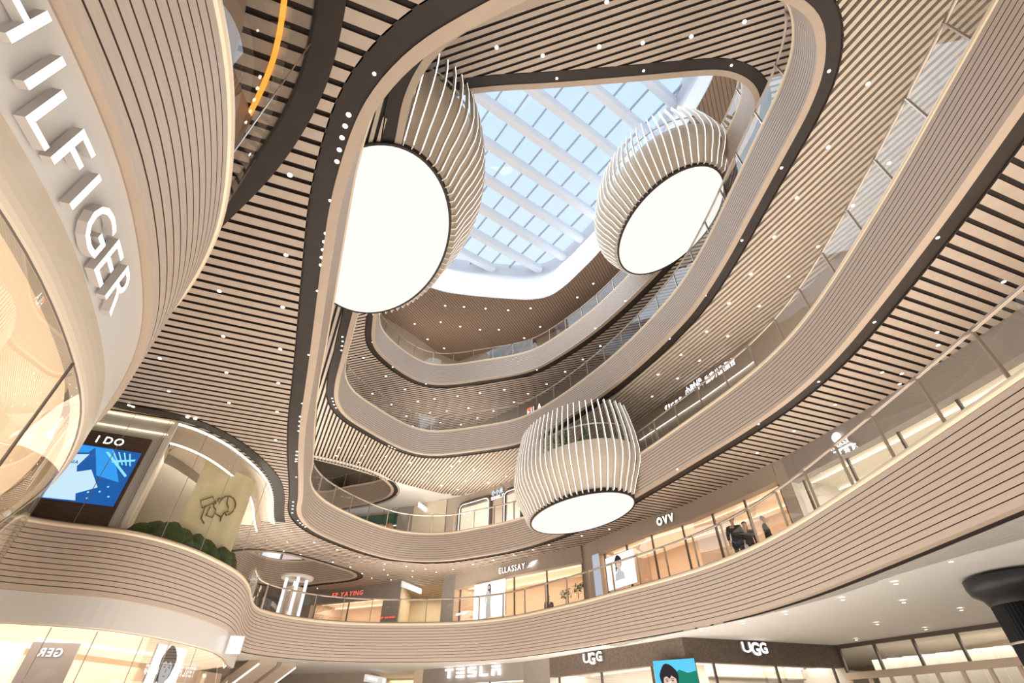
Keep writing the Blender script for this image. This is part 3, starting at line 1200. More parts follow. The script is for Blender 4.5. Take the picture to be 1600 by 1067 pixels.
# glass rising from the rim to the soffit above
def rim_glass(label, seg, zled=True, joints=()):
    C, N = seg
    e = empty('rim_glass_wall', (float(C[0][0]), float(C[0][1]), LV[2]), label, 'glass wall')
    mb = MB()
    open_loft(mb, C, N, [(0.10, LV[2] + 0.05, M['shopglass']), (0.10, BOT[3] - 0.02, M['shopglass'])], smooth=True)
    mb.build('curved_glass', e)
    mb = MB()
    open_loft(mb, C, N, [(0.14, BOT[3] - 0.03, M['dark']), (-0.22, BOT[3] - 0.03, M['dark']), (-0.22, BOT[3] + 0.04, M['dark'])])
    mb.build('dark_ceiling_trim', e)
    for p in joints:
        i = int(np.argmin(np.linalg.norm(C - np.array(p), axis=1)))
        q = C[i] + N[i] * 0.10
        mb = MB()
        mb.box((q[0], q[1], (LV[2] + BOT[3]) / 2), (0.012, 0.012, BOT[3] - LV[2] - 0.06), M['steel'])
        mb.build('glass_joint', e)
    return e


rim_glass('curved glass wall with dark ceiling trim standing on the balcony rim above the HILFIGER letters', near, joints=((-2.6, 2.45), (-4.05, 4.14)))
rim_glass('curved glass wall on the balcony rim in front of the blue screen and the banner', far, joints=((-11.4, 11.3), (-10.7, 11.75), (-9.9, 12.1), (-9.1, 13.0), (-8.7, 14.2), (-8.62, 16.3)))
# what stands behind the upper near glass
mb = MB()
C_, N_n = near
g_ = C_ + N_n * 1.6
open_loft(mb, C_, N_n, [(1.5, BOT[3] - 0.25, M['roofslat']), (0.9, BOT[3] - 0.05, M['roofslat'])])
mb2 = MB()
open_loft(mb2, C_, N_n, [(0.45, BOT[3] - 0.03, glow('amber_led', (1.0, 0.36, 0.05), 1.5)), (0.52, BOT[3] - 0.03, M['led'])])
e = empty('upper_shop_interior', (-3.5, 0, LV[2]), 'warm brown ceiling edge with an amber light line behind the near upper glass', 'shop interior')
mb.build('brown_bulkhead', e)
mb2.build('amber_light_line', e)
mb = MB()
mb.quad((-3.6, -3, LV[2]), (-3.9, 3.4, LV[2]), (-3.9, 3.4, BOT[3]), (-3.6, -3, BOT[3]), mat('brown_partition', (0.36, 0.22, 0.13), 0.5))
mb.quad((-3.9, 3.4, LV[2]), (-8.5, 8.4, LV[2]), (-8.5, 8.4, BOT[3]), (-3.9, 3.4, BOT[3]), M['roofslat'])
mb.build('brown_partition', e)

# ---------------------------------------------------------------- jewellery screen wall and banner (lowest gallery, far left)
A_ = Vector((-15.3, 10.19, 0))
B_ = Vector((-7.0, 13.69, 0))
WP = [(A_.x, A_.y), (B_.x, B_.y)]
TP = (B_ - A_).normalized()
NP_ = Vector((TP.y, -TP.x, 0))
ZF = LV[2]


def flatpoly(mb, O, T, N, pts, m, off):
    vs = [O + T * u + Vector((0, 0, z)) + N * off for u, z in pts]
    # orient towards N
    nrm = (vs[1] - vs[0]).cross(vs[2] - vs[1])
    idx_ = list(range(len(vs)))
    if nrm.dot(N) < 0:
        idx_.reverse()
    mb.add(vs, [tuple(idx_)], m)


def panel(mb, O, T, N, u0, z0, u1, z1, m, off=0.0, th=0.06, side=None):
    c = O + T * ((u0 + u1) / 2) + Vector((0, 0, (z0 + z1) / 2)) + N * (off + th / 2)
    mtx = Matrix((T, N, Vector((0, 0, 1)))).transposed()
    mb.box(c, (abs(u1 - u0), th, abs(z1 - z0)), side or m, mtx=mtx)
    if side:
        flatpoly(mb, O, T, N, [(u0, z0), (u1, z0), (u1, z1), (u0, z1)], m, off + th + 0.002)


OP = Vector((-11.86, 11.65, 0))
e = empty('shop_wall', (-11.86, 11.65, ZF), 'pale wall with two lit cove lines around the blue advertising screen, lowest gallery left', 'wall panel')
mb = MB()
panel(mb, OP, TP, NP_, -3.0, ZF, 2.1, BOT[3] + 0.05, M['plaster'], off=-0.2, th=0.15)
mb.build('pale_wall', e)
mb = MB()
panel(mb, OP, TP, NP_, -2.5, 8.68, 2.0, 8.72, M['cove'], off=-0.04, th=0.03)
panel(mb, OP, TP, NP_, -2.5, 8.30, 2.0, 8.33, M['cove'], off=-0.04, th=0.03)
mb.build('cove_light_line', e)
wd = mat('dark_walnut', (0.13, 0.075, 0.05), 0.5, noise=0.3, nscale=8, stretch=(0.4, 0.4, 6))
e = empty('advertising_screen', (-11.8, 11.7, 5.75), 'blue advertising screen with white cards in a walnut panel, under the I DO letters', 'screen')
mb = MB()
panel(mb, OP, TP, NP_, 0.0, 5.62, 1.72, 8.06, wd, off=-0.03, th=0.08)
mb.build('walnut_panel', e)
blue = glow('screen_blue', (0.02, 0.12, 0.42), 1.0)
blue2 = glow('screen_bright_blue', (0.04, 0.33, 0.85), 1.1)
pale = glow('screen_pale_blue', (0.62, 0.84, 1.0), 1.0)
cyan = glow('screen_cyan_line', (0.25, 0.70, 1.0), 1.2)
mb = MB()
panel(mb, OP, TP, NP_, 0.05, 6.12, 1.66, 7.62, blue, off=0.05, th=0.02, side=M['black'])
mb.build('screen', e)
mb = MB()
S_ = 0.075
flatpoly(mb, OP, TP, NP_, [(0.07, 6.14), (0.82, 6.16), (0.45, 7.0), (0.07, 7.35)], pale, S_)
flatpoly(mb, OP, TP, NP_, [(0.45, 6.16), (1.12, 6.55), (0.78, 6.98), (0.18, 6.75)], pale, S_ + 0.002)
flatpoly(mb, OP, TP, NP_, [(0.1, 7.3), (0.55, 7.38), (0.42, 6.95), (0.1, 6.9)], pale, S_ + 0.002)
flatpoly(mb, OP, TP, NP_, [(0.58, 7.6), (1.0, 7.6), (1.5, 6.75), (0.95, 6.85)], blue2, S_)
flatpoly(mb, OP, TP, NP_, [(0.06, 7.35), (0.5, 7.42), (0.6, 7.6), (0.06, 7.6)], blue2, S_)
for k_ in range(4):
    flatpoly(mb, OP, TP, NP_, [(1.0 + 0.13 * k_, 7.55), (1.03 + 0.13 * k_, 7.56), (1.3 + 0.09 * k_, 7.22), (1.27 + 0.09 * k_, 7.21)], cyan, S_ + 0.004)
flatpoly(mb, OP, TP, NP_, [(0.86, 7.5), (0.92, 7.52), (1.6, 6.95), (1.57, 6.9)], cyan, S_ + 0.004)
flatpoly(mb, OP, TP, NP_, [(1.1, 7.3), (1.6, 7.42), (1.6, 7.36), (1.12, 7.24)], cyan, S_ + 0.004)
for u_, z_ in ((0.95, 6.4), (1.18, 6.45), (1.0, 6.25), (1.3, 6.6), (1.42, 6.35)):
    flatpoly(mb, OP, TP, NP_, [(u_, z_), (u_ + 0.03, z_ - 0.03), (u_ + 0.06, z_), (u_ + 0.03, z_ + 0.03)], cyan, S_ + 0.004)
mb.build('screen_picture', e)
letters(e, 'GIA', lambda u: (OP + TP * (0.22 + u) + Vector((0, 0, 7.08)) + NP_ * 0.082, TP, NP_), 0.085, 0.004, blue, blue, gap=0.1, name='screen_lettering', join=True)
e = empty('shop_sign', (-11.4, 11.8, 7.74), 'white lit I DO letters on the dark walnut panel above the blue screen', 'shop sign')
letters(e, 'I DO', lambda u: (OP + TP * (0.52 + u) + Vector((0, 0, 7.72)) + NP_ * 0.06, TP, NP_), 0.20, 0.05, M['sign'], M['signside'], gap=0.16, bold=0.01)

# banner
BA = Vector((-11.857, 9.69, 0))
BB = Vector((-6.058, 22.627, 0))
TB = (BB - BA).normalized()
NB_ = Vector((TB.y, -TB.x, 0))
OB = Vector((-9.81, 14.25, 0))
cream = mat('cream_banner_cloth', (0.78, 0.68, 0.44), 0.8, noise=0.06, nscale=2.5, emit=(1.0, 0.85, 0.5), strength=0.0)
e = empty('banner', (-9.81, 14.25, 6.3), 'tall cream cloth banner with a brown line-drawn head behind the curved glass', 'banner')
mb = MB()
vs, n_ = [], 24
for i in range(n_ + 1):
    u = 1.98 * i / n_
    w = 0.02 * math.sin(i * 1.1)
    for z in (5.6, 8.46):
        p = OB + TB * u + NB_ * (w if z < 8 else w * 0.4)
        vs.append((p.x, p.y, z))
mb.add(vs, [(2 * i, 2 * i + 2, 2 * i + 3, 2 * i + 1) for i in range(n_)], cream, True)
mb.build('cloth', e)
brown = mat('brown_print', (0.25, 0.14, 0.06), 0.8)


def stroke(mb, pts, r=0.02, closed=False):
    P = [OB + TB * (u - 0.06) + Vector((0, 0, z + 0.08)) + NB_ * 0.05 for u, z in pts]
    mb.tube(P, r, brown, 6, closed=closed)


mb = MB()
hd = [(1.0, 7.18), (1.02, 7.32), (1.10, 7.45), (1.24, 7.53), (1.42, 7.52), (1.55, 7.42), (1.60, 7.28), (1.57, 7.12), (1.48, 7.0), (1.38, 6.95)]
stroke(mb, hd)
stroke(mb, [(1.22, 7.53), (1.26, 7.3), (1.36, 7.2), (1.4, 7.08), (1.3, 7.02), (1.38, 6.95)])
stroke(mb, [(1.10, 7.45), (1.0, 7.36), (0.92, 7.34), (0.94, 7.26), (0.86, 7.24), (0.9, 7.16), (0.84, 7.12), (0.88, 7.04), (0.98, 7.0), (1.0, 6.88)])
stroke(mb, [(1.3, 7.02), (1.25, 6.85), (1.27, 6.72)])
stroke(mb, [(0.98, 6.88), (1.24, 6.85)])
stroke(mb, [(0.38, 7.08), (0.72, 7.32), (0.86, 7.18), (0.52, 6.9)], closed=True)
stroke(mb, [(0.6, 6.98), (0.62, 6.62), (0.78, 6.5)])
stroke(mb, [(0.76, 7.02), (0.74, 6.74), (0.95, 6.74), (1.0, 6.88)])
mb.build('line_drawing', e)
# backdrop and light lines of the rounded glass room
e = empty('rounded_room', (-9.6, 13.5, ZF), 'grey-lined rounded room with two curved light lines at its ceiling behind the banner', 'shop interior')
C_, N_f = far
sel = [i for i in range(len(C_)) if C_[i][1] > 12.2 and C_[i][0] > -10.2]
Cf, Nf = C_[sel], N_f[sel]
mb = MB()
open_loft(mb, Cf, Nf, [(2.2, ZF, M['wallgrey']), (2.2, BOT[3], M['wallgrey'])])
mb.quad((-9.95, 12.3, ZF), (-11.2, 14.4, ZF), (-11.2, 14.4, BOT[3]), (-9.95, 12.3, BOT[3]), M['wallbeige'])
mb.build('back_wall', e)
mb = MB()
open_loft(mb, Cf, Nf, [(0.17, 8.66, M['led']), (0.20, 8.60, M['led'])])
mb.build('light_line', e)
mb = MB()
open_loft(mb, Cf, Nf, [(0.75, 8.28, M['led']), (0.80, 8.24, M['led'])])
mb.build('light_line', e)
mb = MB()
open_loft(mb, Cf, Nf, [(0.80, 8.24, M['plaster']), (0.95, 8.5, M['wallbeige']), (2.2, 8.5, M['wallbeige'])])
open_loft(mb, Cf, Nf, [(0.20, 8.60, M['plaster']), (0.45, 8.70, M['wallbeige']), (0.75, 8.70, M['wallbeige']), (0.75, 8.28, M['wallbeige'])])
mb.build('stepped_ceiling', e)
# moss hummocks behind the glass
moss_spots = [(0.05, 0.28, .2), (0.10, 0.45, .3), (0.17, 0.62, .42), (0.24, 0.66, .5), (0.31, 0.6, .45), (0.38, 0.5, .34), (0.46, 0.62, .46), (0.52, 0.66, .45), (0.60, 0.5, .3), (0.68, 0.65, .5), (0.74, 0.6, .5)]
for q_, w_, h_ in moss_spots:
    i = int(q_ * 1.0 * len(Cf) * 0.62)
    c = Cf[i] + Nf[i] * 0.55
    mb = MB()
    n1, n2 = 14, 7
    vs, fs = [], []
    for a in range(n2):
        ph = PI / 2 * a / (n2 - 1)
        for b in range(n1):
            th = 2 * PI * b / n1
            r = w_ * 0.62 * math.cos(ph) * (1 + 0.13 * math.sin(3 * th + i) + 0.09 * random.uniform(-1, 1))
            vs.append((c[0] + r * math.cos(th), c[1] + r * math.sin(th), ZF + 0.05 + h_ * 1.1 * math.sin(ph) * (1 + 0.07 * random.uniform(-1, 1))))
    for a in range(n2 - 1):
        for b in range(n1):
            fs.append((a * n1 + b, a * n1 + (b + 1) % n1, (a + 1) * n1 + (b + 1) % n1, (a + 1) * n1 + b))
    mb.add(vs, fs, M['moss'], True)
    mb.build('moss_mound', None, label='dark green moss mound in the row along the rim in front of the banner', cat='plant', group='moss mounds behind the curved glass')

# ---------------------------------------------------------------- ground-floor shop under the blue screen
gs, CF, NF = low_shop('curved glass ground-floor shop at lower left under the pale slatted balcony, with portrait poster', far, 3.43, 3.46, 0.0, 0.12)
mb = MB()
mb.add([(p[0], p[1], 3.5) for p in CF + NF * 0.25] + [(-14, 24, 3.5), (-20, 18, 3.5), (-19, 9, 3.5)], [tuple(range(len(CF) + 3))], mat('shop_ceiling_glow', (0.85, 0.74, 0.58), 0.6, emit=(1.0, 0.84, 0.66), strength=0.5))  # self-glow stands in for lamplight on this ceiling
mb.build('interior_ceiling', gs)
mb = MB()
mb.quad((-18, 9, 0), (-13.5, 17.5, 0), (-13.5, 17.5, 3.5), (-18, 9, 3.5), M['wallpeach'])
mb.quad((-13.5, 17.5, 0), (-12, 24, 0), (-12, 24, 3.5), (-13.5, 17.5, 3.5), M['wallpeach'])
mb.build('interior_wall', gs)
for k_ in range(3):
    mb = MB()
    a = Vector((-16.5 + 2.1 * k_, 12.6 + 0.9 * k_, 3.46))
    b = a + Vector((1.4, 3.2, 0))
    mb.bar(a, b, 0.10, 0.04, M['led'])
    mb.build('ceiling_light_line', gs)
for k_ in range(6):
    u = k_ / 6
    i = int((0.12 + 0.5 * u) * len(CF))
    p = CF[i] + NF[i] * 0.12
    mb = MB()
    mb.box((p[0], p[1], 1.7), (0.015, 0.015, 3.4), M['steel'])
    mb.build('glass_joint', gs)
area('shop_lamp', (-12.5, 16, 3.35), (4.5, 8), 330, (1.0, 0.89, 0.76))
area('shop_lamp', (-10.9, 14.5, 8.2), (1.6, 3), 45, (1.0, 0.88, 0.7))
# grey partition with reversed letters
PA = Vector((-13.6, 13.0, 0))
TG = Vector((0.96, 0.28, 0)).normalized()
NG = Vector((TG.y, -TG.x, 0))
e = empty('partition_panel', PA, 'dark grey partition panel with reversed white letters inside the lower-left shop', 'panel')
mb = MB()
gA = hit(55, 1001, [(-20, 11.5), (-6, 15.6)])
gB = hit(127, 1008, [(-20, 11.5), (-6, 15.6)])
gO = Vector((gA.x, gA.y, 0))
TG = Vector((gB.x - gA.x, gB.y - gA.y, 0))
GL_ = TG.length
TG.normalize()
NG = Vector((TG.y, -TG.x, 0))
panel(mb, gO, TG, NG, 0, 0.0, GL_, (gA.z + gB.z) / 2, mat('warm_grey_panel', (0.25, 0.21, 0.20), 0.35), off=0)
mb.build('panel', e)
letters(e, 'GER', lambda u: (gO + TG * (GL_ * 0.72 - u) + Vector((0, 0, gA.z - 0.32)) + NG * 0.07, -TG, NG), 0.17, 0.02, M['sign'], M['signside'], gap=0.2)
mb = MB()
panel(mb, gO, TG, NG, -1.3, 0, -0.1, gA.z - 0.05, M['plaster'], off=0)
mb.build('white_side_panel', e)


def portrait(mb, O, T, N, u, z, s, off, skin, dark, mid, tilt=0.0):
    """a head-and-shoulders print built from flat shapes"""
    def P(pts, m, o):
        c, sn = math.cos(tilt), math.sin(tilt)
        flatpoly(mb, O, T, N, [(u + (a * c - b * sn) * s, z + (a * sn + b * c) * s) for a, b in pts], m, off + o)

    def oval(cx, cy, rx, ry, m, o, n=22, wob=0.0):
        P([(cx + rx * math.cos(2 * PI * k / n) * (1 + wob * math.sin(10 * PI * k / n)), cy + ry * math.sin(2 * PI * k / n) * (1 + wob * math.cos(6 * PI * k / n))) for k in range(n)], m, o)
    oval(0, 0.10, 0.44, 0.58, dark, 0.001, wob=0.06)
    P([(-0.16, -0.30), (0.2, -0.30), (0.24, -0.75), (-0.2, -0.75)], skin, 0.002)
    P([(-0.62, -1.3), (-0.5, -0.80), (-0.18, -0.62), (0.2, -0.62), (0.55, -0.8), (0.65, -1.3)], mid, 0.003)
    oval(0.02, -0.05, 0.31, 0.43, skin, 0.004)
    P([(-0.33, 0.12), (-0.12, 0.20), (0.02, 0.10), (0.12, 0.22), (0.30, 0.10), (0.36, 0.35), (0.12, 0.52), (-0.2, 0.5), (-0.36, 0.33)], dark, 0.006)
    for sx_ in (-0.12, 0.15):
        oval(sx_, 0.02, 0.055, 0.022, dark, 0.008, 10)
        P([(sx_ - 0.08, 0.075), (sx_ + 0.08, 0.085), (sx_ + 0.07, 0.105), (sx_ - 0.07, 0.10)], dark, 0.008)
    P([(0.0, 0.0), (0.03, 0.0), (0.065, -0.14), (-0.03, -0.145)], mid, 0.008)
    oval(0.02, -0.25, 0.09, 0.028, mid, 0.008, 12)
    P([(-0.26, -0.35), (-0.42, -0.2), (-0.40, -0.6), (-0.28, -0.62)], dark, 0.007)


litwhite = glow('lightbox_white', (0.96, 0.98, 1.0), 1.25)
lgrey = glow('lightbox_light_grey', (0.62, 0.63, 0.66), 1.0)
dgrey = glow('lightbox_dark', (0.035, 0.03, 0.035), 1.0)
mgrey = glow('lightbox_mid_grey', (0.30, 0.29, 0.31), 1.0)
sknb = glow('lightbox_skin', (0.82, 0.58, 0.47), 1.0)
iw = [tuple(c + n * 0.5) for c, n in zip(CF, NF)]
a_ = hit(254, 992, iw)
b_ = hit(299, 999, iw)
T_ = Vector((b_.x - a_.x, b_.y - a_.y, 0))
wP = T_.length
T_.normalize()
N_ = Vector((T_.y, -T_.x, 0))
O_ = Vector((a_.x, a_.y, 0))
e = empty('poster', O_, 'tall white lit poster with a black and white portrait in the lower-left shop window', 'poster')
mb = MB()
panel(mb, O_, T_, N_, 0, 0.6, wP, 3.40, glow('bright_lightbox_white', (0.96, 0.98, 1.0), 2.2), off=-0.05, th=0.05, side=M['steel'])
mb.build('lightbox', e)
mb = MB()
portrait(mb, O_, T_, N_, wP * 0.5, 2.93, wP * 0.56, 0.004, lgrey, dgrey, mgrey)
mb.build('portrait_print', e)
e = empty('small_sign_box', (-8.65, 15.6, 3.6), 'small glowing white square sign on the white band at the balcony corner', 'sign')
bw = [tuple(c - n * 0.02) for c, n in zip(CF, NF)]
h_ = hit(356, 1012, bw)
i = min(range(len(bw)), key=lambda k: (bw[k][0] - h_.x) ** 2 + (bw[k][1] - h_.y) ** 2)
N_ = Vector((0.20, -0.98, 0)).normalized()
T_ = Vector((-N_.y, N_.x, 0))
mb = MB()
panel(mb, Vector((h_.x, h_.y, 0)), T_, N_, 0.0, 3.5, 0.42, 3.98, litwhite, off=0, th=0.08, side=M['steel'])
mb.build('lit_face', e)

# ---------------------------------------------------------------- lettering on the walls
sign_on('shop_sign', 'ELLASSAY', W2, (782, 898), (822, 888), 0.28, 'small white ELLASSAY letters with a swoosh on the taupe fascia, lowest gallery', z=8.2, bold=0.0, gap=0.2)
a_, b_ = hit(826, 887, W2), hit(833, 884, W2)
pf = wall_place(a_, b_)
mb = MB()
O_, T_, N_ = pf(0)
for k_ in range(3):
    u0 = 0.05 + 0.07 * k_
    flatpoly(mb, Vector((O_.x, O_.y, 0)), T_, N_, [(u0 - 0.12, 8.22 + 0.08 * k_), (u0 + 0.2, 8.24 + 0.09 * k_), (u0 + 0.5, 8.34 + 0.07 * k_), (u0 + 0.16, 8.29 + 0.09 * k_)], M['sign'], 0.06)
mb.build('swoosh_mark', None, label='white lit swoosh mark right after the ELLASSAY letters', cat='shop sign')
sign_on('shop_sign', 'ELLASSAY', W2, (718, 962), (737, 958.5), 0.10, 'tiny white ELLASSAY letters low beside the lit fashion poster', z=6.58, fwd=0.12)
sign_on('shop_sign', 'OVV', W2, (1030, 823), (1056, 813), 0.29, 'white glowing OVV letters on the taupe fascia', z=8.27, bold=0.045)
_, a_, b_, pf = sign_on('shop_sign', 'AMASS', W2, (1301, 700), (1327, 682), 0.13, 'white AMASS sign with a round emblem above small Chinese characters', z=8.14, bold=0.03)
se = _
letters(se, '阿玛施', lambda u: (pf(0.12 + u)[0] + Vector((0, 0, -0.24)), pf(0)[1], pf(0)[2]), 0.12, 0.05, M['sign'], M['signside'], gap=0.5, bold=0.02, name='chinese_character')
mb = MB()
wd_ = (b_ - a_).length
cc = pf(wd_ / 2)
mtx = Matrix((cc[1], cc[2], Vector((0, 0, 1)))).transposed()
mb.box(cc[0] + Vector((0, 0, -0.05)), (wd_, 0.05, 0.02), M['sign'], mtx=mtx)
mb.build('underline', se)
mb = MB()
flatpoly(mb, Vector((cc[0].x, cc[0].y, 0)), cc[1], cc[2], [(0.15 * math.cos(k * PI / 12), 8.43 + 0.15 * math.sin(k * PI / 12)) for k in range(24)], M['sign'], 0.05)
mb.build('round_emblem', se)
_, a_, b_, pf = sign_on('shop_sign', 'EP YAYING', W2, (520, 934), (568, 928), 0.25, 'glowing red EP YAYING letters on the dark grey fascia', z=8.31, mface=M['signred'], bold=0.0, gap=0.2, slant=0.15)
sign_on('shop_sign', 'EP YAYING', W2, (596, 967), (618, 964.5), 0.10, 'tiny red EP YAYING letters low on the dark pier beside the peach shop window', z=6.87, mface=M['signred'], slant=0.2)
te = empty('shop_sign', hit(697, 1061, W1), 'white TESLA letters on the dark grey ground-floor fascia', 'shop sign')
a_, b_ = hit(697, 1061, W1), hit(783, 1054, W1)
a_.z = b_.z = 3.66
pf = wall_place(a_, b_)
WT = (b_ - a_).length
TL = Vector((pf(0)[0].x, pf(0)[0].y, 3.66))
TT, TN = pf(0)[1], pf(0)[2]
LWd = WT / 7.2
for nm_, x_, bars in (('letter', 0.0, ((0, 0.30, 1, 0.38), (0.38, 0.0, 0.62, 0.26))),
                      ('letter', 1.55, ((0, 0.31, 1, 0.38), (0, 0.155, 1, 0.225), (0, 0.0, 1, 0.07))),
                      ('letter', 3.1, ((0, 0.31, 1, 0.38), (0, 0.155, 1, 0.225), (0, 0.0, 1, 0.07), (0, 0.155, 0.22, 0.38), (0.78, 0.0, 1, 0.225))),
                      ('letter', 4.65, ((0, 0.0, 1, 0.07), (0, 0.0, 0.22, 0.38))),
                      ('letter', 6.2, ((0, 0.31, 1, 0.38), (0, 0.0, 0.22, 0.25), (0.78, 0.0, 1, 0.25), (0, 0.18, 1, 0.25)))):
    mb = MB()
    mtx = Matrix((TT, TN, Vector((0, 0, 1)))).transposed()
    for u0, z0_, u1, z1_ in bars:
        c = TL + TT * ((x_ + (u0 + u1) / 2) * LWd) + Vector((0, 0, (z0_ + z1_) / 2)) + TN * 0.05
        mb.box(c, ((u1 - u0) * LWd, 0.08, z1_ - z0_), M['sign'], mtx=mtx)
    mb.build(nm_, te)
for pl, pr_, lb in (((915, 1036), (944, 1034), 'white overlapping UGG letters on the dark brick fascia left of the portrait screen'), ((1158, 1018), (1197, 1022), 'white overlapping UGG letters on the dark brick fascia, nearest the glass doors')):
    se, a_, b_, pf = sign_on('shop_sign', 'U', W1, pl, (pl[0] + (pr_[0] - pl[0]) * 0.36, pl[1] + (pr_[1] - pl[1]) * 0.36), 0.30, lb, z=3.74, bold=0.015)
    T_ = pf(0)[1]
    W_ = (hit(*pr_, W1) - hit(*pl, W1)).length
    letters(se, 'G', lambda u: (pf(W_ * 0.33 + u)[0] + Vector((0, 0, -0.07)) + pf(0)[2] * 0.03, T_, pf(0)[2]), 0.36, 0.08, M['sign'], M['signside'], bold=0.03)
    letters(se, 'G', lambda u: (pf(W_ * 0.72 + u)[0] + pf(0)[2] * 0.0, T_, pf(0)[2]), 0.30, 0.08, M['sign'], M['signside'], bold=0.03)
_, a_, b_, pf = sign_on('shop_sign', 'first', W3, (1043, 643), (1070, 628), 0.22, 'white lit children\'s shop sign with Latin and Chinese characters, second gallery right', z=12.98, bold=0.03)
a2, b2 = hit(1076, 624, W3), hit(1153, 570, W3)
L_ = (b2 - a2).length
fpf = lambda u: pf((Vector((a2.x, a2.y, 0)) - Vector((a_.x, a_.y, 0))).length + u)
letters(_, '小时代', fpf, 0.34, 0.08, M['sign'], M['signside'], gap=0.05, bold=0.03, width=L_ * 0.36, name='chinese_character')
letters(_, '·童装儿童集合', lambda u: fpf(L_ * 0.4 + u), 0.26, 0.08, M['sign'], M['signside'], gap=0.03, bold=0.03, width=L_ * 0.58, name='chinese_character')
WF = [(1.05 * 0.955, 27.59 * 0.955), (1.11 * 0.955, 27.6 * 0.955)]
WFILA = [(-0.2, 27.2), (1.06, 26.35), (2.0, 25.4), (4.6, 21.9)]
fe, a_, b_, pf = sign_on('shop_sign', 'FILA', W4, (826, 645.5), (848, 634), 0.55, 'white FILA letters with a red bar just above the third balcony rim', z=17.0, bold=0.0, gap=0.22)
mb = MB()
mtx = Matrix((pf(0)[1], pf(0)[2], Vector((0, 0, 1)))).transposed()
mb.box(pf(0.17)[0] + Vector((0, 0, 0.50)) + pf(0)[2] * 0.06, (0.36, 0.06, 0.13), M['signred'], mtx=mtx)
mb.build('red_bar', fe)
sign_on('shop_sign', 'style Gabriel', W1, (466, 1067), (524, 1067), 0.22, 'white script lettering at the bottom edge left of the hanging sign, ground floor', z=3.33, bold=0.0)

# light line along the second gallery wall
e = empty('light_line', (7.4, 18.3, 12.46), 'straight white light line under the children\'s shop sign, second gallery', 'light')
P_ = seg_wall(W3, (6.18, 20.75), (9.22, 14.46))
mb = MB()
NA = away(P_)
for i in range(len(P_) - 1):
    mb.bar((P_[i][0] - NA[i][0] * 0.05, P_[i][1] - NA[i][1] * 0.05, 12.48), (P_[i + 1][0] - NA[i + 1][0] * 0.05, P_[i + 1][1] - NA[i + 1][1] * 0.05, 12.48), 0.02, 0.025, M['led'])
mb.build('tube_light', e)

# rounded window frames, second gallery far wall
for (pl, pr_, lb) in (((720, 788), (768, 783), 'rounded bronze-framed window with a light line, second gallery far wall'), ((790, 775), (815, 768), 'rounded bronze-framed window beside the lowest pod, second gallery')):
    a_, b_ = hit(*pl, W3), hit(*pr_, W3)
    b_.z = a_.z
    T_ = Vector((b_.x - a_.x, b_.y - a_.y, 0))
    w_ = T_.length
    T_.normalize()
    N_ = Vector((T_.y, -T_.x, 0))
    if N_.y > 0:
        N_ = -N_
    O_ = Vector((a_.x, a_.y, 0))
    e = empty('framed_window', O_, lb, 'window')
    z0, z1, r_ = LV[3], 12.86, 0.3
    path = [(0, z0)] + [(r_ - r_ * math.cos(t), z1 - r_ + r_ * math.sin(t)) for t in np.linspace(0, PI / 2, 6)] + [(w_ - r_ + r_ * math.sin(t), z1 - r_ + r_ * math.cos(t)) for t in np.linspace(0, PI / 2, 6)] + [(w_, z0)]
    mb = MB()
    mb.tube([O_ + T_ * u + Vector((0, 0, z)) + N_ * 0.06 for u, z in path], 0.13, M['darkframe'], 4)
    mb.build('bronze_frame', e)
    mb = MB()
    mb.tube([O_ + T_ * (w_ / 2 + (u - w_ / 2) * 0.93) + Vector((0, 0, z - 0.1)) + N_ * 0.18 for u, z in path], 0.022, M['led'], 4)
    mb.build('light_line', e)
    mb = MB()
    panel(mb, O_, T_, N_, 0.1, z0, w_ - 0.1, z1 - 0.25, creamceil, off=0.01, th=0.02)
    mb.build('pale_interior', e)
    mb = MB()
    for uu, zz in ((0.4, 12.2), (0.9, 12.35), (1.4, 12.1), (0.7, 11.8), (1.2, 11.6), (1.7, 11.9)):
        if uu < w_ - 0.2:
            flatpoly(mb, O_, T_, N_, [(uu + 0.05 * math.cos(k), zz + 0.05 * math.sin(k)) for k in range(6)], M['led'], 0.04)
    mb.build('spot_lamps', e)
sign_on('shop_sign', '小小米', W3, (770, 779), (788, 772), 0.24, 'bluish white Chinese characters between two rounded windows, second gallery', z=12.86, mface=glow('sign_blue', (0.6, 0.78, 1.0), 1.8))
sign_on('shop_sign', 'SMILE', W3, (769, 786.5), (790, 780), 0.18, 'bluish white Latin letters under the Chinese characters, second gallery', z=12.56, mface=M['sign'])

# green shop and pale walls at the far end of the second gallery
e = empty('counter_shop', (-9.5, 33.3, LV[3]), 'dark green shop front with a white light line, second gallery far left', 'shopfront')
a_, b_ = hit(577, 812, W3), hit(640, 800, W3)
T_ = Vector((b_.x - a_.x, b_.y - a_.y, 0))
w_ = T_.length
T_.normalize()
N_ = Vector((T_.y, -T_.x, 0))
O_ = Vector((a_.x, a_.y, 0))
mb = MB()
panel(mb, O_, T_, N_, -1.0, LV[3], w_ * 0.8, 13.3, mat('dark_green_wall', (0.02, 0.11, 0.07), 0.5), off=0.05, th=0.05)
mb.build('green_wall', e)
mb = MB()
panel(mb, O_, T_, N_, 0.2, 12.35, w_ * 0.85, 12.40, M['led'], off=0.3, th=0.05)
mb.build('light_line', e)
mb = MB()
panel(mb, O_, T_, N_, -0.9, 12.75, -0.1, 13.0, glow('sign_cyan', (0.45, 0.8, 1.0), 2.0), off=0.12, th=0.05)
mb.build('blue_sign_panel', e)
mb = MB()
panel(mb, O_, T_, N_, w_ * 0.82, LV[3], w_ * 1.3, BOT[4], M['wallgrey'], off=0.3, th=0.3)
mb.build('grey_pier', e)
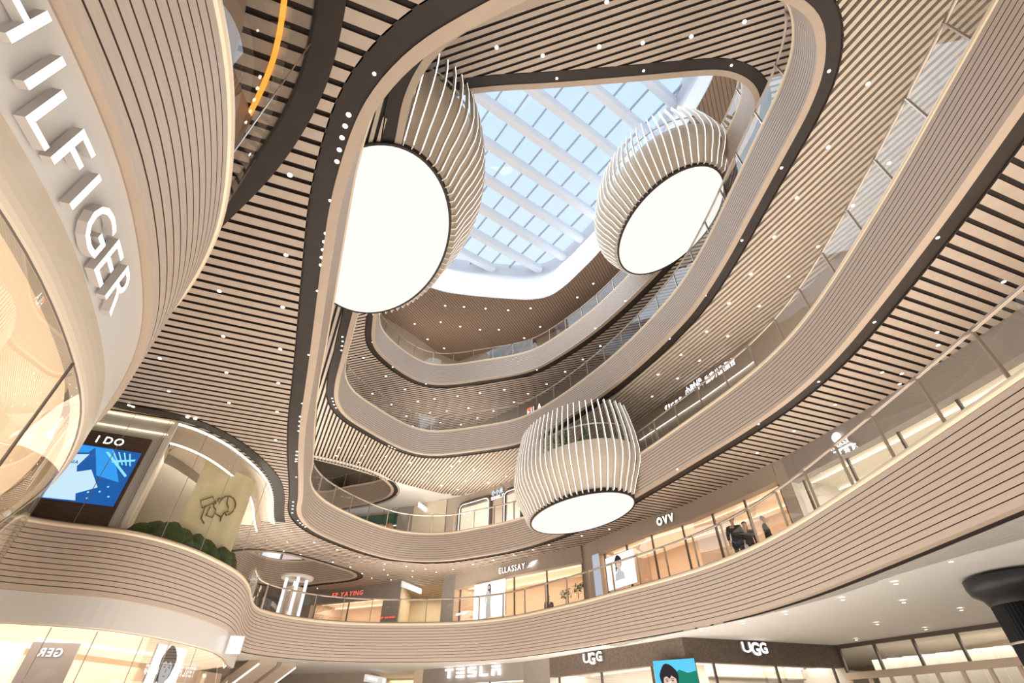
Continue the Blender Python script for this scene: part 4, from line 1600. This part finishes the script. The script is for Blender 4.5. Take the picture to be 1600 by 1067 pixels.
for uu in (1.5, 2.1):
    mb = MB()
    c = O_ + T_ * uu + N_ * 0.8
    mb.lathe([(0.0, 0), (0.22, 0.02), (0.28, 0.25), (0.18, 0.42), (0, 0.45)], (c.x, c.y, 11.9), mat('copper_pendant', (0.55, 0.33, 0.2), 0.4), 14)
    mb.tube([(c.x, c.y, 12.3), (c.x, c.y, BOT[4])], 0.012, M['black'], 5)
    mb.build('pendant_lamp', None, label='small copper pendant lamp hanging before the dark green shop', cat='lamp', group='copper pendants by the green shop')
wall('wall_third', [(-6.6, 32.3), (-6.6, 31.9), (-4.25, 30.65)], LV[3], BOT[4], M['wallcream'])

# lit posters on the lowest gallery
def lightbox(label, W, tl, br, fig):
    a_, b_ = hit(*tl, W), hit(*br, W)
    T_ = Vector((b_.x - a_.x, b_.y - a_.y, 0))
    w_ = T_.length
    T_.normalize()
    N_ = Vector((T_.y, -T_.x, 0))
    if N_.dot(Vector((-a_.x, -a_.y, 0))) < 0:
        N_ = -N_
    O_ = Vector((a_.x, a_.y, 0))
    e = empty('poster', O_, label, 'poster')
    mb = MB()
    panel(mb, O_, T_, N_, 0, b_.z, w_, a_.z, litwhite, off=0.05, th=0.08, side=M['steel'])
    mb.build('lightbox', e)
    mb = MB()
    fig(mb, O_, T_, N_, w_, b_.z, a_.z)
    mb.build('figure_print', e)
    return e


def standing(mb, O, T, N, w, z0, z1):
    h = z1 - z0
    c = w * 0.48
    F = lambda pts, m, o: flatpoly(mb, O, T, N, [(c + u * h, z0 + z * h) for u, z in pts], m, 0.135 + o)
    dress = glow('print_dress', (0.62, 0.55, 0.47), 1.0)
    F([(-0.10, 0.0), (0.12, 0.0), (0.09, 0.35), (0.06, 0.55), (-0.06, 0.55), (-0.10, 0.3)], dress, 0.002)
    F([(-0.07, 0.5), (0.07, 0.5), (0.10, 0.72), (0.03, 0.78), (-0.05, 0.78), (-0.11, 0.7)], lgrey, 0.004)
    F([(-0.11, 0.7), (-0.08, 0.72), (-0.11, 0.5), (-0.09, 0.38), (-0.12, 0.38), (-0.15, 0.52)], sknb, 0.003)
    F([(0.10, 0.72), (0.13, 0.6), (0.10, 0.45), (0.075, 0.46), (0.09, 0.6)], sknb, 0.003)
    F([(0.075 * math.cos(k) + 0.02, 0.84 + 0.10 * math.sin(k)) for k in np.linspace(0, 2 * PI, 14)[:-1]], dgrey, 0.005)
    F([(0.045 * math.cos(k) + 0.01, 0.84 + 0.06 * math.sin(k)) for k in np.linspace(0, 2 * PI, 12)[:-1]], sknb, 0.007)
    F([(0.05, 0.88), (0.10, 0.8), (0.08, 0.62), (0.04, 0.72)], dgrey, 0.006)


def bust(mb, O, T, N, w, z0, z1):
    portrait(mb, O, T, N, w * 0.45, z0 + (z1 - z0) * 0.72, w * 0.27, 0.135, sknb, dgrey, lgrey)


lightbox('tall white lit poster of a standing woman in a long dress beside peach shop', W2, (744, 915), (792, 961), standing)
lightbox('white lit poster of a dark-haired woman in white, left of the OVV shop', W2, (949, 874), (1000, 910), bust)
e = empty('recess_reveal', (3.7, 24.2, ZF), 'bluish white recess reveal left of the lit bust poster, lowest gallery', 'wall panel')
a_, b_ = hit(927, 868, W2), hit(942, 866, W2)
mb = MB()
pf = wall_place(a_, b_)
O_, T_, N_ = pf(0)
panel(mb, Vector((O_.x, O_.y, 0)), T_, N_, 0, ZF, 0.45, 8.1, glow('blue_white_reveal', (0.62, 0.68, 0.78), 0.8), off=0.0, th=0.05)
mb.build('reveal', e)
# portrait screen between the round-lettered shops
a_, b_ = hit(1028, 1033, W1), hit(1092, 1031, W1)
T_ = Vector((b_.x - a_.x, b_.y - a_.y, 0))
w_ = T_.length
T_.normalize()
N_ = Vector((T_.y, -T_.x, 0))
O_ = Vector((a_.x, a_.y, 0))
sky_ = glow('screen_sky_blue', (0.12, 0.58, 0.85), 1.1)
grn = glow('screen_leaf_green', (0.02, 0.25, 0.16), 1.0)
e = empty('portrait_screen', O_, 'bright blue screen showing a dark-haired person, between the two UGG signs', 'screen')
mb = MB()
panel(mb, O_, T_, N_, 0, 0.6, w_, 3.48, sky_, off=0.4, th=0.08, side=M['black'])
mb.build('screen', e)
mb = MB()
flatpoly(mb, O_, T_, N_, [(w_ * 0.45, 3.05), (w_ * 0.6, 3.2), (w_ * 0.8, 3.1), (w_, 3.15), (w_, 2.4), (w_ * 0.5, 2.4)], grn, 0.487)
portrait(mb, O_, T_, N_, w_ * 0.34, 2.9, w_ * 0.5, 0.49, sknb, dgrey, litwhite)
mb.build('screen_picture', e)

# wall sections with shelves inside the white-lettered brick shop
e = empty('shelf_wall', (9.5, 20.6, 0), 'pale panelled shelf wall seen through the window under the right UGG letters', 'shelves')
mb = MB()
WI = [(5.9, 19.6), (12.2, 21.6)]
O_ = Vector((6.9, 20.6, 0))
T_ = Vector((5.2, 1.65, 0)).normalized()
N_ = Vector((T_.y, -T_.x, 0))
panel(mb, O_, T_, N_, 0, 0, 4.2, 3.5, creamceil, off=0, th=0.05)
mb.build('back_panel', e)
for k_ in range(5):
    mb = MB()
    panel(mb, O_, T_, N_, 0, 1.6 + 0.38 * k_, 4.2, 1.64 + 0.38 * k_, M['wallgrey'], off=0.05, th=0.12)
    mb.build('shelf', e)

# glass entrance doors
e = empty('glass_entrance', (12, 20.7, 0), 'glazed entrance wall with bronze frames and pale curtain, lower right', 'entrance')
A_ = Vector((12.0, 20.68, 0))
B_ = Vector((14.9, 14.6, 0))
T_ = (B_ - A_).normalized()
L_ = (B_ - A_).length
N_ = Vector((T_.y, -T_.x, 0))
if N_.dot(-A_) < 0:
    N_ = -N_
mb = MB()
panel(mb, A_, T_, N_, 0, 3.98, L_, 4.12, M['darkframe'], th=0.1)
mb.build('top_rail', e)
mb = MB()
panel(mb, A_, T_, N_, 0, 3.05, L_, 3.25, M['post'], th=0.16)
mb.build('transom', e)
for k_ in range(6):
    mb = MB()
    u = L_ * k_ / 5 * 0.98
    panel(mb, A_, T_, N_, u, 3.25, u + 0.07, 4.0, M['darkframe'], th=0.1)
    mb.build('upper_mullion', e)
for k_ in range(10):
    mb = MB()
    u = L_ * k_ / 9 * 0.97
    panel(mb, A_, T_, N_, u, 0, u + 0.09, 3.05, M['post'], th=0.1)
    mb.build('door_stile', e)
mb = MB()
panel(mb, A_, T_, N_, 0, 0, L_, 4.0, M['shopglass'], off=0.04, th=0.01)
mb.build('glass', e)
mb = MB()
vs = []
for k_ in range(60):
    p = A_ + T_ * (L_ * k_ / 59) - N_ * (1.4 + (0.22 if k_ % 5 == 0 else 0.0) + 0.05 * (k_ % 5))
    vs += [(p.x, p.y, 0), (p.x, p.y, 3.7)]
mb.add(vs, [(2 * i, 2 * i + 2, 2 * i + 3, 2 * i + 1) for i in range(59)], mat('pale_curtain', (0.68, 0.62, 0.54), 0.8))
mb.build('pleated_curtain', e)

# black fluted column
e = empty('black_column', (10.15, 10.5, 0), 'black fluted column with a flared cap at the lower right edge', 'column')
mb = MB()
n_ = 48
vs = []
for z in (0, 3.75):
    for k_ in range(n_ * 2):
        r = 0.60 if k_ % 2 else 0.55
        an = PI * k_ / n_
        vs.append((10.15 + r * math.cos(an), 10.5 + r * math.sin(an), z))
m2 = 2 * n_
mb.add(vs, [(i, (i + 1) % m2, m2 + (i + 1) % m2, m2 + i) for i in range(m2)], M['black'])
mb.build('fluted_shaft', e)
mb = MB()
mb.lathe([(0.6, 3.55), (0.66, 3.68), (0.80, 3.78), (0.84, 3.92), (0.84, 4.04)], (10.15, 10.5, 0), M['black'], 40)
mb.build('flared_cap', e)
mb = MB()
mb.lathe([(0.61, 2.9), (0.625, 2.92), (0.61, 2.94)], (10.15, 10.5, 0), M['steel'], 40)
mb.build('ring', e)

# escalator underside
e = empty('escalator', (-11.6, 25.2, 0), 'beige clad escalator underside with light lines at the bottom left of centre', 'escalator')
d_ = Vector((-0.99, 0.39, -0.61)).normalized()
mb = MB()
p1, p2, p3, p4 = Vector((-11.07, 25.07, 3.95)), Vector((-10.6, 25.8, 3.95)), Vector((-10.45, 26.0, 3.95)), Vector((-10.04, 26.68, 3.95))
for a, b in ((p1, p2), (p3, p4)):
    q = [a, b, b + d_ * 5, a + d_ * 5]
    up = Vector((0, 0, 0.5))
    mb = MB()
    mb.add(q + [v + up for v in q], [(0, 1, 2, 3), (0, 4, 5, 1), (1, 5, 6, 2), (2, 6, 7, 3), (3, 7, 4, 0), (4, 7, 6, 5)], M['wallbeige'])
    mb.build('clad_truss', e)
for a in (p1, p4):
    mb = MB()
    mb.bar(a, a + d_ * 5, 0.05, 0.05, M['led'])
    mb.build('light_line', e)

area('corridor_fill', (-5.4, 34.0, 8.6), (1.6, 3.5), 90, (1.0, 0.86, 0.64))  # unseen area lamps added to brighten the corridors
area('corridor_fill', (-6.3, 33.5, 4.0), (1.8, 3.0), 60, (1.0, 0.86, 0.64))
area('entrance_lamp', (15.0, 18.8, 3.9), (2.0, 6.5), 260, (1.0, 0.93, 0.84), (0, 0, math.radians(26)))
area('gallery_lamp', (-15.5, 30.0, 8.6), (6, 4), 90, (1.0, 0.88, 0.72))
area('gallery_lamp', (-12.5, 28.5, 13.3), (5, 3), 60, (1.0, 0.92, 0.8))

# kiosk and bright shop glimpses at the far left of the lowest gallery
kx, ky = -11.3, 27.3
e = empty('lit_kiosk', (kx, ky, LV[2]), 'round kiosk with glowing white posts at the left of the lowest gallery', 'kiosk')
for k_ in range(4):
    mb = MB()
    an = PI / 2 * k_ + 0.5
    mb.box((kx + 0.5 * math.cos(an), ky + 0.5 * math.sin(an), LV[2] + 1.15), (0.14, 0.14, 2.3), litwhite, an)
    mb.build('light_post', e)
mb = MB()
mb.lathe([(0.40, 0), (0.40, 1.9)], (kx, ky, LV[2]), M['wallbeige'], 24)
mb.build('core', e)
mb = MB()
mb.lathe([(0.8, 2.3), (0.83, 2.42), (0.8, 2.42), (0.3, 2.4), (0.3, 2.3), (0.8, 2.3)], (kx, ky, LV[2]), M['ribbody'], 28)
mb.build('round_canopy', e)
e = empty('lit_shop_window', (-14, 34.2, LV[3]), 'row of bright lit shop windows seen through the far-left side opening', 'shopfront')
for k_ in range(4):
    mb = MB()
    mb.box((-16.0 + 1.5 * k_, 33.4, LV[3] + 1.3), (1.3, 0.08, 2.2), litwhite if k_ % 2 == 0 else glow('window_pink_grey', (0.85, 0.70, 0.68), 0.9), 0.0)
    mb.build('window_panel', e)
mb = MB()
mb.box((-13.7, 33.5, LV[3] + 1.4), (7, 0.06, 2.8), M['darkframe'])
mb.build('window_frame', e)

# hanging direction signs
lbx = mat('sign_box_translucent', (0.75, 0.78, 0.8), 0.3, emit=(0.85, 0.93, 1.0), strength=0.35)
for (pl, pr_, z, zc, lb) in (((629, 906), (658, 918), 8.72, BOT[3], 'hanging illuminated direction sign in front of the cream corridor, lowest gallery'),
                         ((572, 1051), (603, 1057), 3.95, BOT[2], 'hanging illuminated direction sign at the bottom edge, ground floor'),
                         ((655, 783), (676, 800), 13.2, BOT[4], 'hanging illuminated direction sign under the white ceiling, second gallery')):
    s1, s2 = at(*pl, z), at(*pr_, z)
    a, b = Vector((*s1, z)), Vector((*s2, z))
    e = empty('hanging_sign', a, lb, 'sign')
    T_ = (b - a).normalized()
    N_ = Vector((T_.y, -T_.x, 0))
    L_ = (b - a).length
    mb = MB()
    panel(mb, Vector((a.x, a.y, 0)), T_, N_, 0, z - 0.36, L_, z - 0.06, lbx, off=-0.06, th=0.12)
    mb.build('sign_box', e)
    mb = MB()
    for k_ in range(5):
        panel(mb, Vector((a.x, a.y, 0)), T_, N_, L_ * (0.08 + 0.1 * k_), z - 0.27, L_ * (0.13 + 0.1 * k_), z - 0.15, M['sign'], off=0.062, th=0.006)
    panel(mb, Vector((a.x, a.y, 0)), T_, N_, L_ * 0.82, z - 0.29, L_ * 0.93, z - 0.13, M['sign'], off=0.062, th=0.006)
    mb.build('pictograms', e)
    mb = MB()
    for f in (0.15, 0.85):
        p = a + T_ * (L_ * f)
        mb.tube([(p.x, p.y, z - 0.06), (p.x, p.y, zc + 0.03)], 0.012, M['steel'], 5)
    mb.build('hanger_rods', e)

# window with crossing struts, topmost gallery
e = empty('strut_window', (-1.0, 26.6, LV[5]), 'window with crossing brown struts against the sky, topmost gallery far side', 'window')
for a, b in (((-1.5, 26.85, 20.2), (0.1, 26.3, 22.8)), ((-0.1, 26.4, 20.0), (1.0, 25.95, 22.8)), ((-1.6, 26.9, 22.0), (0.6, 26.1, 21.7)), ((0.4, 26.15, 22.4), (1.7, 25.7, 22.3))):
    mb = MB()
    mb.bar(a, b, 0.3 if abs(a[2] - b[2]) > 1 else 0.1, 0.15, M['roofslat'])
    mb.build('strut', e)

# ---------------------------------------------------------------- plants
def palm(c, z, h, n=9, seed=1):
    rnd = random.Random(seed)
    e = empty('potted_palm', (c[0], c[1], z), None, None)
    mb = MB()
    mb.lathe([(0.0, 0), (0.22, 0.0), (0.28, 0.4), (0.24, 0.4), (0.0, 0.36)], (c[0], c[1], z), M['ribbody'], 16)
    mb.build('pot', e)
    for k in range(n):
        an = 2 * PI * k / n + rnd.uniform(-.3, .3)
        L = h * rnd.uniform(0.8, 1.1)
        tilt = rnd.uniform(0.1, 0.42)
        mb = MB()
        prev = None
        for i in range(7):
            t = i / 6
            r = tilt * L * t + 0.25 * L * t * t
            p = Vector((c[0] + r * math.cos(an), c[1] + r * math.sin(an), z + 0.36 + L * (t - 0.22 * t * t)))
            if prev:
                mb.tube([prev, p], 0.014, M['leaf'], 4, caps=False)
                sd = Vector((-math.sin(an), math.cos(an), 0))
                if i > 1:
                    for s_ in (-1, 1):
                        tip = p + sd * s_ * 0.26 * (1.2 - t) + Vector((0, 0, -0.10)) + (p - prev) * 0.6
                        mb.add([prev, p, tip], [(0, 1, 2)], M['leaf'])
                        tip2 = prev.lerp(p, 0.5) + sd * s_ * 0.28 * (1.2 - t) + Vector((0, 0, -0.06)) + (p - prev) * 0.3
                        mb.add([prev, prev.lerp(p, 0.4), tip2], [(0, 1, 2)], M['leaf'])
            prev = p
        mb.build('frond', e)
    return e


P1_ = palm((2.5, 19.9), BOT[3] + 1.25, 2.3, seed=2)
prop(P1_, 'left potted palm on top of the lowest rib-clad pod', 'plant')
P2_ = palm((3.75, 19.2), BOT[3] + 1.25, 2.0, seed=5)
prop(P2_, 'right potted palm on top of the lowest rib-clad pod', 'plant')


def leafball(name, c, z, r, n, label, m=None, white=False, seed=1):
    rnd = random.Random(seed)
    mb = MB()
    mb.tube([(c[0], c[1], z), (c[0], c[1], z + r)], 0.02, M['leaf'], 5)
    for k in range(n):
        d = Vector((rnd.gauss(0, 1), rnd.gauss(0, 1), rnd.gauss(0, 0.8))).normalized() * r * rnd.uniform(0.4, 1)
        p = Vector((c[0], c[1], z + r * 1.5)) + d
        u = Vector((rnd.gauss(0, 1), rnd.gauss(0, 1), rnd.gauss(0, 1))).normalized() * r * 0.3
        v = d.cross(u).normalized() * r * 0.13
        mb.add([p - u, p + v, p + u, p - v], [(0, 1, 2, 3)], M['plaster'] if (white and k % 3 == 0) else M['leaf'])
    return mb.build(name, None, label=label, cat='plant')


for px, py, lb, r_, wh, sd_ in ((884, 930, 'leafy white-flowered arrangement left of the railing post in the peach shop window', 0.3, True, 3), (903, 922, 'leafy green arrangement with white flowers right of the railing post in the peach shop window', 0.3, True, 4),
                            (914, 915, 'tall slim green plant at the right end of the peach shop window', 0.22, False, 5), (912.5, 900, 'upper tuft of the slim tall plant at the right end of the peach shop window', 0.2, False, 6)):
    h_ = hit(px, py, [(x * 1.02, y * 1.02) for x, y in W2])
    leafball('leafy_plant', (h_.x, h_.y), h_.z - r_ * 1.3, r_, 60, lb, white=wh, seed=sd_)


# ---------------------------------------------------------------- people
def limb_mesh(name, parent, nodes, edges, radii, m, sub=2):
    me = bpy.data.meshes.new(name)
    me.from_pydata([tuple(n) for n in nodes], edges, [])
    o = bpy.data.objects.new(name, me)
    COL.objects.link(o)
    md = o.modifiers.new('skin', 'SKIN')
    md.use_smooth_shade = True
    for i, r in enumerate(radii):
        rr = r if isinstance(r, tuple) else (r, r)
        me.skin_vertices[0].data[i].radius = rr
        me.skin_vertices[0].data[i].use_root = (i == 0)
    sb = o.modifiers.new('sub', 'SUBSURF')
    sb.levels = sb.render_levels = sub
    bpy.context.view_layer.update()
    dg = bpy.context.evaluated_depsgraph_get()
    ev = o.evaluated_get(dg)
    me2 = bpy.data.meshes.new_from_object(ev)
    o.modifiers.clear()
    o.data = me2
    bpy.data.meshes.remove(me)
    me2.materials.clear()
    me2.materials.append(m)
    for p in me2.polygons:
        p.use_smooth = True
    o.parent = parent
    return o


def person(loc, rz, label, coat, legs, hairm, long_hair=False, step=0.22, bag=False, skirt=False):
    e = empty('person', loc, label, 'person')
    e.rotation_euler = (0, 0, rz)
    s = step
    # one continuous body: pelvis root
    nodes = [(0, 0, 0.95), (0, 0.01, 1.15), (0, 0.0, 1.38), (0, 0.0, 1.47), (0, 0.02, 1.53), (0, 0.03, 1.62), (0, 0.02, 1.70),
             (-0.10, 0, 0.90), (-0.10, s, 0.50), (-0.10, s * 0.9, 0.09), (-0.10, s * 0.9 + 0.15, 0.04),
             (0.10, 0, 0.90), (0.10, -s * 0.5, 0.50), (0.10, -s * 1.5, 0.12), (0.10, -s * 1.5 + 0.14, 0.04),
             (-0.19, 0, 1.40), (-0.23, -0.06, 1.12), (-0.22, 0.08, 0.90), (-0.215, 0.12, 0.81),
             (0.19, 0, 1.40), (0.23, 0.06, 1.12), (0.22, 0.18, 0.93), (0.215, 0.22, 0.84)]
    edges = [(0, 1), (1, 2), (2, 3), (3, 4), (4, 5), (5, 6), (0, 7), (7, 8), (8, 9), (9, 10), (0, 11), (11, 12), (12, 13), (13, 14),
             (2, 15), (15, 16), (16, 17), (17, 18), (2, 19), (19, 20), (20, 21), (21, 22)]
    rad = [(0.14, 0.10), (0.125, 0.09), (0.14, 0.09), 0.05, 0.048, 0.085, 0.08, 0.085, 0.058, 0.042, 0.038, 0.085, 0.058, 0.042, 0.038,
           0.055, 0.042, 0.032, 0.025, 0.055, 0.042, 0.032, 0.025]
    for sgn, wi in ((-1, 18), (1, 22)):
        w = nodes[wi]
        for j in range(5):
            b = len(nodes)
            off = (j - 2) * 0.017
            ln = [0.055, 0.075, 0.085, 0.078, 0.06][j]
            if j == 0:
                nodes += [(w[0] - sgn * 0.01, w[1] + 0.035, w[2] - 0.02), (w[0] - sgn * 0.02, w[1] + 0.045, w[2] - 0.055)]
            else:
                nodes += [(w[0], w[1] + off, w[2] - 0.05), (w[0] - sgn * 0.018, w[1] + off * 1.1 + 0.008, w[2] - 0.05 - ln)]
            edges += [(wi, b), (b, b + 1)]
            rad += [0.011, 0.008]
    limb_mesh('body', e, nodes, edges, rad, M['skin'], 1)
    # coat
    cn = [(0, 0, 0.92), (0, 0.01, 1.15), (0, 0, 1.38), (0, 0, 1.46), (-0.19, 0, 1.40), (-0.235, -0.06, 1.12), (-0.222, 0.07, 0.92), (0.19, 0, 1.40), (0.235, 0.06, 1.12), (0.222, 0.17, 0.95), (0, 0, 0.70 if skirt else 0.82)]
    ce = [(0, 1), (1, 2), (2, 3), (2, 4), (4, 5), (5, 6), (2, 7), (7, 8), (8, 9), (0, 10)]
    cr = [(0.175, 0.13), (0.155, 0.115), (0.165, 0.115), 0.07, 0.075, 0.06, 0.048, 0.075, 0.06, 0.048, (0.19, 0.15)]
    limb_mesh('coat', e, cn, ce, cr, coat, 1)
    tn_ = [(0, 0, 0.95), (-0.10, 0, 0.88), (-0.10, s, 0.50), (-0.10, s * 0.9, 0.13), (0.10, 0, 0.88), (0.10, -s * 0.5, 0.50), (0.10, -s * 1.48, 0.16)]
    te = [(0, 1), (1, 2), (2, 3), (0, 4), (4, 5), (5, 6)]
    limb_mesh('trousers', e, tn_, te, [(0.15, 0.115), 0.10, 0.075, 0.06, 0.10, 0.075, 0.06], legs, 1)
    for xx, yy, zz in ((-0.10, s * 0.9 + 0.06, 0.05), (0.10, -s * 1.5 + 0.06, 0.06)):
        limb_mesh('shoe', e, [(xx, yy - 0.10, zz), (xx, yy, zz), (xx, yy + 0.12, zz - 0.01)], [(0, 1), (1, 2)], [0.05, 0.052, 0.04], M['black'], 1)
    hn = [(0, -0.035, 1.60), (0, -0.02, 1.70), (0, 0.03, 1.745)]
    he = [(0, 1), (1, 2)]
    hr = [0.085, 0.10, 0.085]
    if long_hair:
        hn.append((0, -0.07, 1.42))
        he.append((0, 3))
        hr.append(0.07)
    limb_mesh('hair', e, hn, he, hr, hairm, 1)
    # face
    mb = MB()
    for xx in (-0.033, 0.033):
        mb.lathe([(0, -0.008), (0.011, 0), (0, 0.008)], (xx, 0.118, 1.635), M['black'], 8)
    mb.v = [tuple(v) for v in mb.v]
    o = mb.build('eyes')
    o.parent = e
    mb = MB()
    mb.add([(0, 0.112, 1.645), (-0.014, 0.112, 1.60), (0.014, 0.112, 1.60), (0, 0.14, 1.60)], [(0, 1, 3), (0, 3, 2), (1, 2, 3)], M['skin'])
    o = mb.build('nose')
    o.parent = e
    mb = MB()
    mb.box((0, 0.112, 1.57), (0.045, 0.01, 0.012), mat('lips', (0.45, 0.16, 0.14), 0.5))
    o = mb.build('mouth')
    o.parent = e
    if bag:
        mb = MB()
        mb.add([(-0.30, 0.0, 0.45), (-0.30, 0.32, 0.45), (-0.30, 0.32, 0.74), (-0.30, 0.0, 0.74), (-0.2, 0.0, 0.45), (-0.2, 0.32, 0.45), (-0.2, 0.32, 0.74), (-0.2, 0.0, 0.74)],
               [(0, 1, 2, 3), (4, 7, 6, 5), (0, 4, 5, 1), (1, 5, 6, 2), (3, 7, 4, 0)], M['bag'])
        mb.tube([(-0.25, 0.06, 0.74), (-0.24, 0.11, 0.82), (-0.24, 0.17, 0.82), (-0.25, 0.24, 0.74)], 0.006, M['bag'], 5)
        bg_ = mb.build('shopping_bag', None, label='white paper shopping bag held by the walking person in black by the railing', cat='bag')
        bg_.location = loc
        bg_.rotation_euler = (0, 0, rz)
    return e


ZD = LV[2] - 0.03
person((7.42, 16.3, ZD), 2.6, 'walking person in black jacket and jeans with a white bag, leftmost of three', M['cloth'], M['jean'], M['hair'], bag=True)
person((8.02, 16.75, ZD), 2.6, 'person in a long dark coat walking just behind the one with the bag', M['cloth2'], M['cloth'], M['hair'], long_hair=True, skirt=True)
person((8.45, 16.2, ZD), -2.2, 'grey-haired person in black, rightmost of three behind the lowest railing', M['cloth'], M['cloth'], M['ghair'])
person((1.95, 28.3, ZD), 3.4, 'dark-haired person inside the peach ELLASSAY shop, only the head showing', M['cloth'], M['cloth'], M['hair'])

# ---------------------------------------------------------------- downlights
def mk_down(r=0.06):
    mb = MB()
    n = 14
    a = [(r * math.cos(2 * PI * k / n), r * math.sin(2 * PI * k / n), 0) for k in range(n)]
    b = [(r * 1.25 * math.cos(2 * PI * k / n), r * 1.25 * math.sin(2 * PI * k / n), -0.006) for k in range(n)]
    c = [(r * 1.25 * math.cos(2 * PI * k / n), r * 1.25 * math.sin(2 * PI * k / n), 0.012) for k in range(n)]
    mb.add([(x, y, -0.004) for x, y, z in a], [tuple(reversed(range(n)))], M['lamp'])
    mb.add(a + b, [(i, (i + 1) % n, n + (i + 1) % n, n + i) for i in range(n)], M['white'])
    mb.add(b + c, [(i, (i + 1) % n, n + (i + 1) % n, n + i) for i in range(n)], M['white'])
    o = mb.build('downlight')
    return o


def down_set(pts, z, r, label, group, name='downlight'):
    o0 = mk_down(r)
    o0.name = name
    for i, (px, py) in enumerate(pts):
        o = o0 if i == 0 else o0.copy()
        if i:
            COL.objects.link(o)
        x, y = at(px, py, z)
        o.location = (x, y, z - 0.005)
        prop(o, label, 'ceiling light', group)


def nums(s):
    v = [float(t) for t in s.split()]
    return list(zip(v[::2], v[1::2]))


down_set(nums('447 398 343 454.5 442 479.5 349 525 438 545 250 559.6 354 581.6 435 598 264 611 358 629 433 643 430.5 687 453 273 455.6 829.5 449 847 491 847 443.6 860.6 470 866 526.6 859 562 870 520 878 547.5 886 601 881 635 885 600 890 566 896 645 892 665 888.5 681.5 894 606 898 581 903 644 901 611 906 708 889.5 496 919 739 882 771 875 802.5 867 833 858.6 858 851 909 837 952 826.6'),
         BOT[3], 0.038, 'round downlight in the wide-slat soffit left of the second balcony edge', 'downlights in the left and far part of the lowest gallery soffit')
down_set(nums('1568 440 1464 519 1378 581.6 1304.6 632 1240.6 673 1183 707 1541.6 493.5 1522.3 523 1465.5 539 1408.8 583.6 1405.5 599.6'),
         BOT[3], 0.038, 'round downlight set in the wide-slat soffit along the right gallery wall', 'downlights in the right part of the lowest gallery soffit')
down_set(nums('1356 131 1294 229.6 1245 309 1388.7 255 1332 321 1209.5 370 1173 428 1232 432 1139 473.5 1186 478 1104 518 1137 525 1093 563 1278 385 1064 554 1028 585 1058.5 591 1019 619'),
         BOT[4], 0.045, 'round downlight in the fine beige slats at the right, under the third balcony', 'downlights in the right part of the second gallery soffit')
down_set(nums('530 699 526 712 571 696.5 565 711 561 722 603 713 594 731 641 722.6 630 742 678 724 669 737 661 750.5 718 720.5 705 738 690 758.6 727 751 715 765 741 734 705 728 791 744.4 763 754.4'),
         BOT[4], 0.045, 'small round downlight between dark and pale slats, far end of the second gallery', 'downlights in the far part of the second gallery soffit')
down_set(nums('568 559 603 587.6 633 608 582 615 612 632 653 627 679 623 715 618.6 750 614 788 609 672 645 698 642 732 637.5 771 642 746 653 688 660 720 663 635 650 645 665.6 825 615 803 628 854 600 883 580.6 910.5 561.6 938 540.6'),
         BOT[5], 0.05, 'small round downlight in the narrow-slat soffit under the topmost balcony', 'downlights in the far part of the third gallery soffit')
down_set(nums('776 74 848 87 936 73 1004 67 1080 57 1163 34 948 3'),
         BOT[5], 0.055, 'bright downlight in the slats at the near end of the roof opening', 'bright downlights over the near end of the void')
down_set(nums('695.6 477.7 725 479.4 758.6 482 794 484.6 829 481.6 648 506 688.6 503 719 510 750 515 779.6 515 668 530 694 544 632 543.7 844 510.5 819 528 927 443 902 464.7'),
         22.85, 0.052, 'small round downlight set in the brown roof soffit beside the glass roof', 'downlights in the brown roof soffit')
down_set(nums('585 115 516 313 496 454 482.5 554 472.4 630 463 745'),
         BOT[3] + 0.03, 0.024, 'single small spotlight in the dark band of the second balcony edge, left side', 'single spotlights in the left dark band')
down_set(nums('545 179 539.5 196.6 534.6 214.8 530.4 233.7 526.7 252 509.4 364.5 507 377.5 504.8 390 503 402 501.5 413.8 469.5 650.6 468.8 658 468 665.5 467 673 464 705 463.5 711 463 717 462.5 720.5 458 784 457.7 790 457.2 795 456.6 801 465.6 813 469 817 473 820 477 823'),
         BOT[3] + 0.03, 0.034, 'bright spotlight in a close row in the left dark band of the second balcony', 'clustered spotlights in the left dark band')
down_set(nums('1464.8 371 1366 503 1279 596 1185 662.4 1058 733 1066 730 1074 727'),
         BOT[3] + 0.03, 0.03, 'small spotlight in the dark band of the second balcony edge, right side', 'spotlights in the right dark band of the second balcony')
down_set(nums('1295 111 1221 262 1159 375.4 1102 461.5 1046 529 607.8 696.5 612.5 698.4 617 701 519 622 520.5 627 522 632 525 637 535 526 535.5 533 534.5 540 533.5 547'),
         BOT[4] + 0.03, 0.034, 'small spotlight in the dark band of the third balcony edge', 'spotlights in the dark band of the third balcony')
down_set(nums('870 122.5 1005.6 110.5 1142.8 102 582 534.5 613.6 573.4 665.6 599.5 722 598.5 780.6 590.3 839 577.7 930 513 977 470'),
         BOT[5] + 0.03, 0.036, 'small spotlight in the dark band of the topmost balcony edge', 'spotlights in the dark band of the topmost balcony')
down_set(nums('1485.5 877 1400 912 1317 936.6 1228 959 1161 973.7 1095 985 1412 941 1370.6 975 1502 953 1446.7 983 1338 999.7'),
         BOT[2] + 0.0, 0.04, 'small downlight in the pale ceiling under the lowest balcony at the right', 'downlights in the ground-floor ceiling at the right')
down_set(nums('202 633 208 635 293 651.5 305 654'),
         BOT[3] - 0.03, 0.045, 'bright spotlight in a pair in the dark trim above the blue screen and banner', 'paired spotlights above the curved glass room')
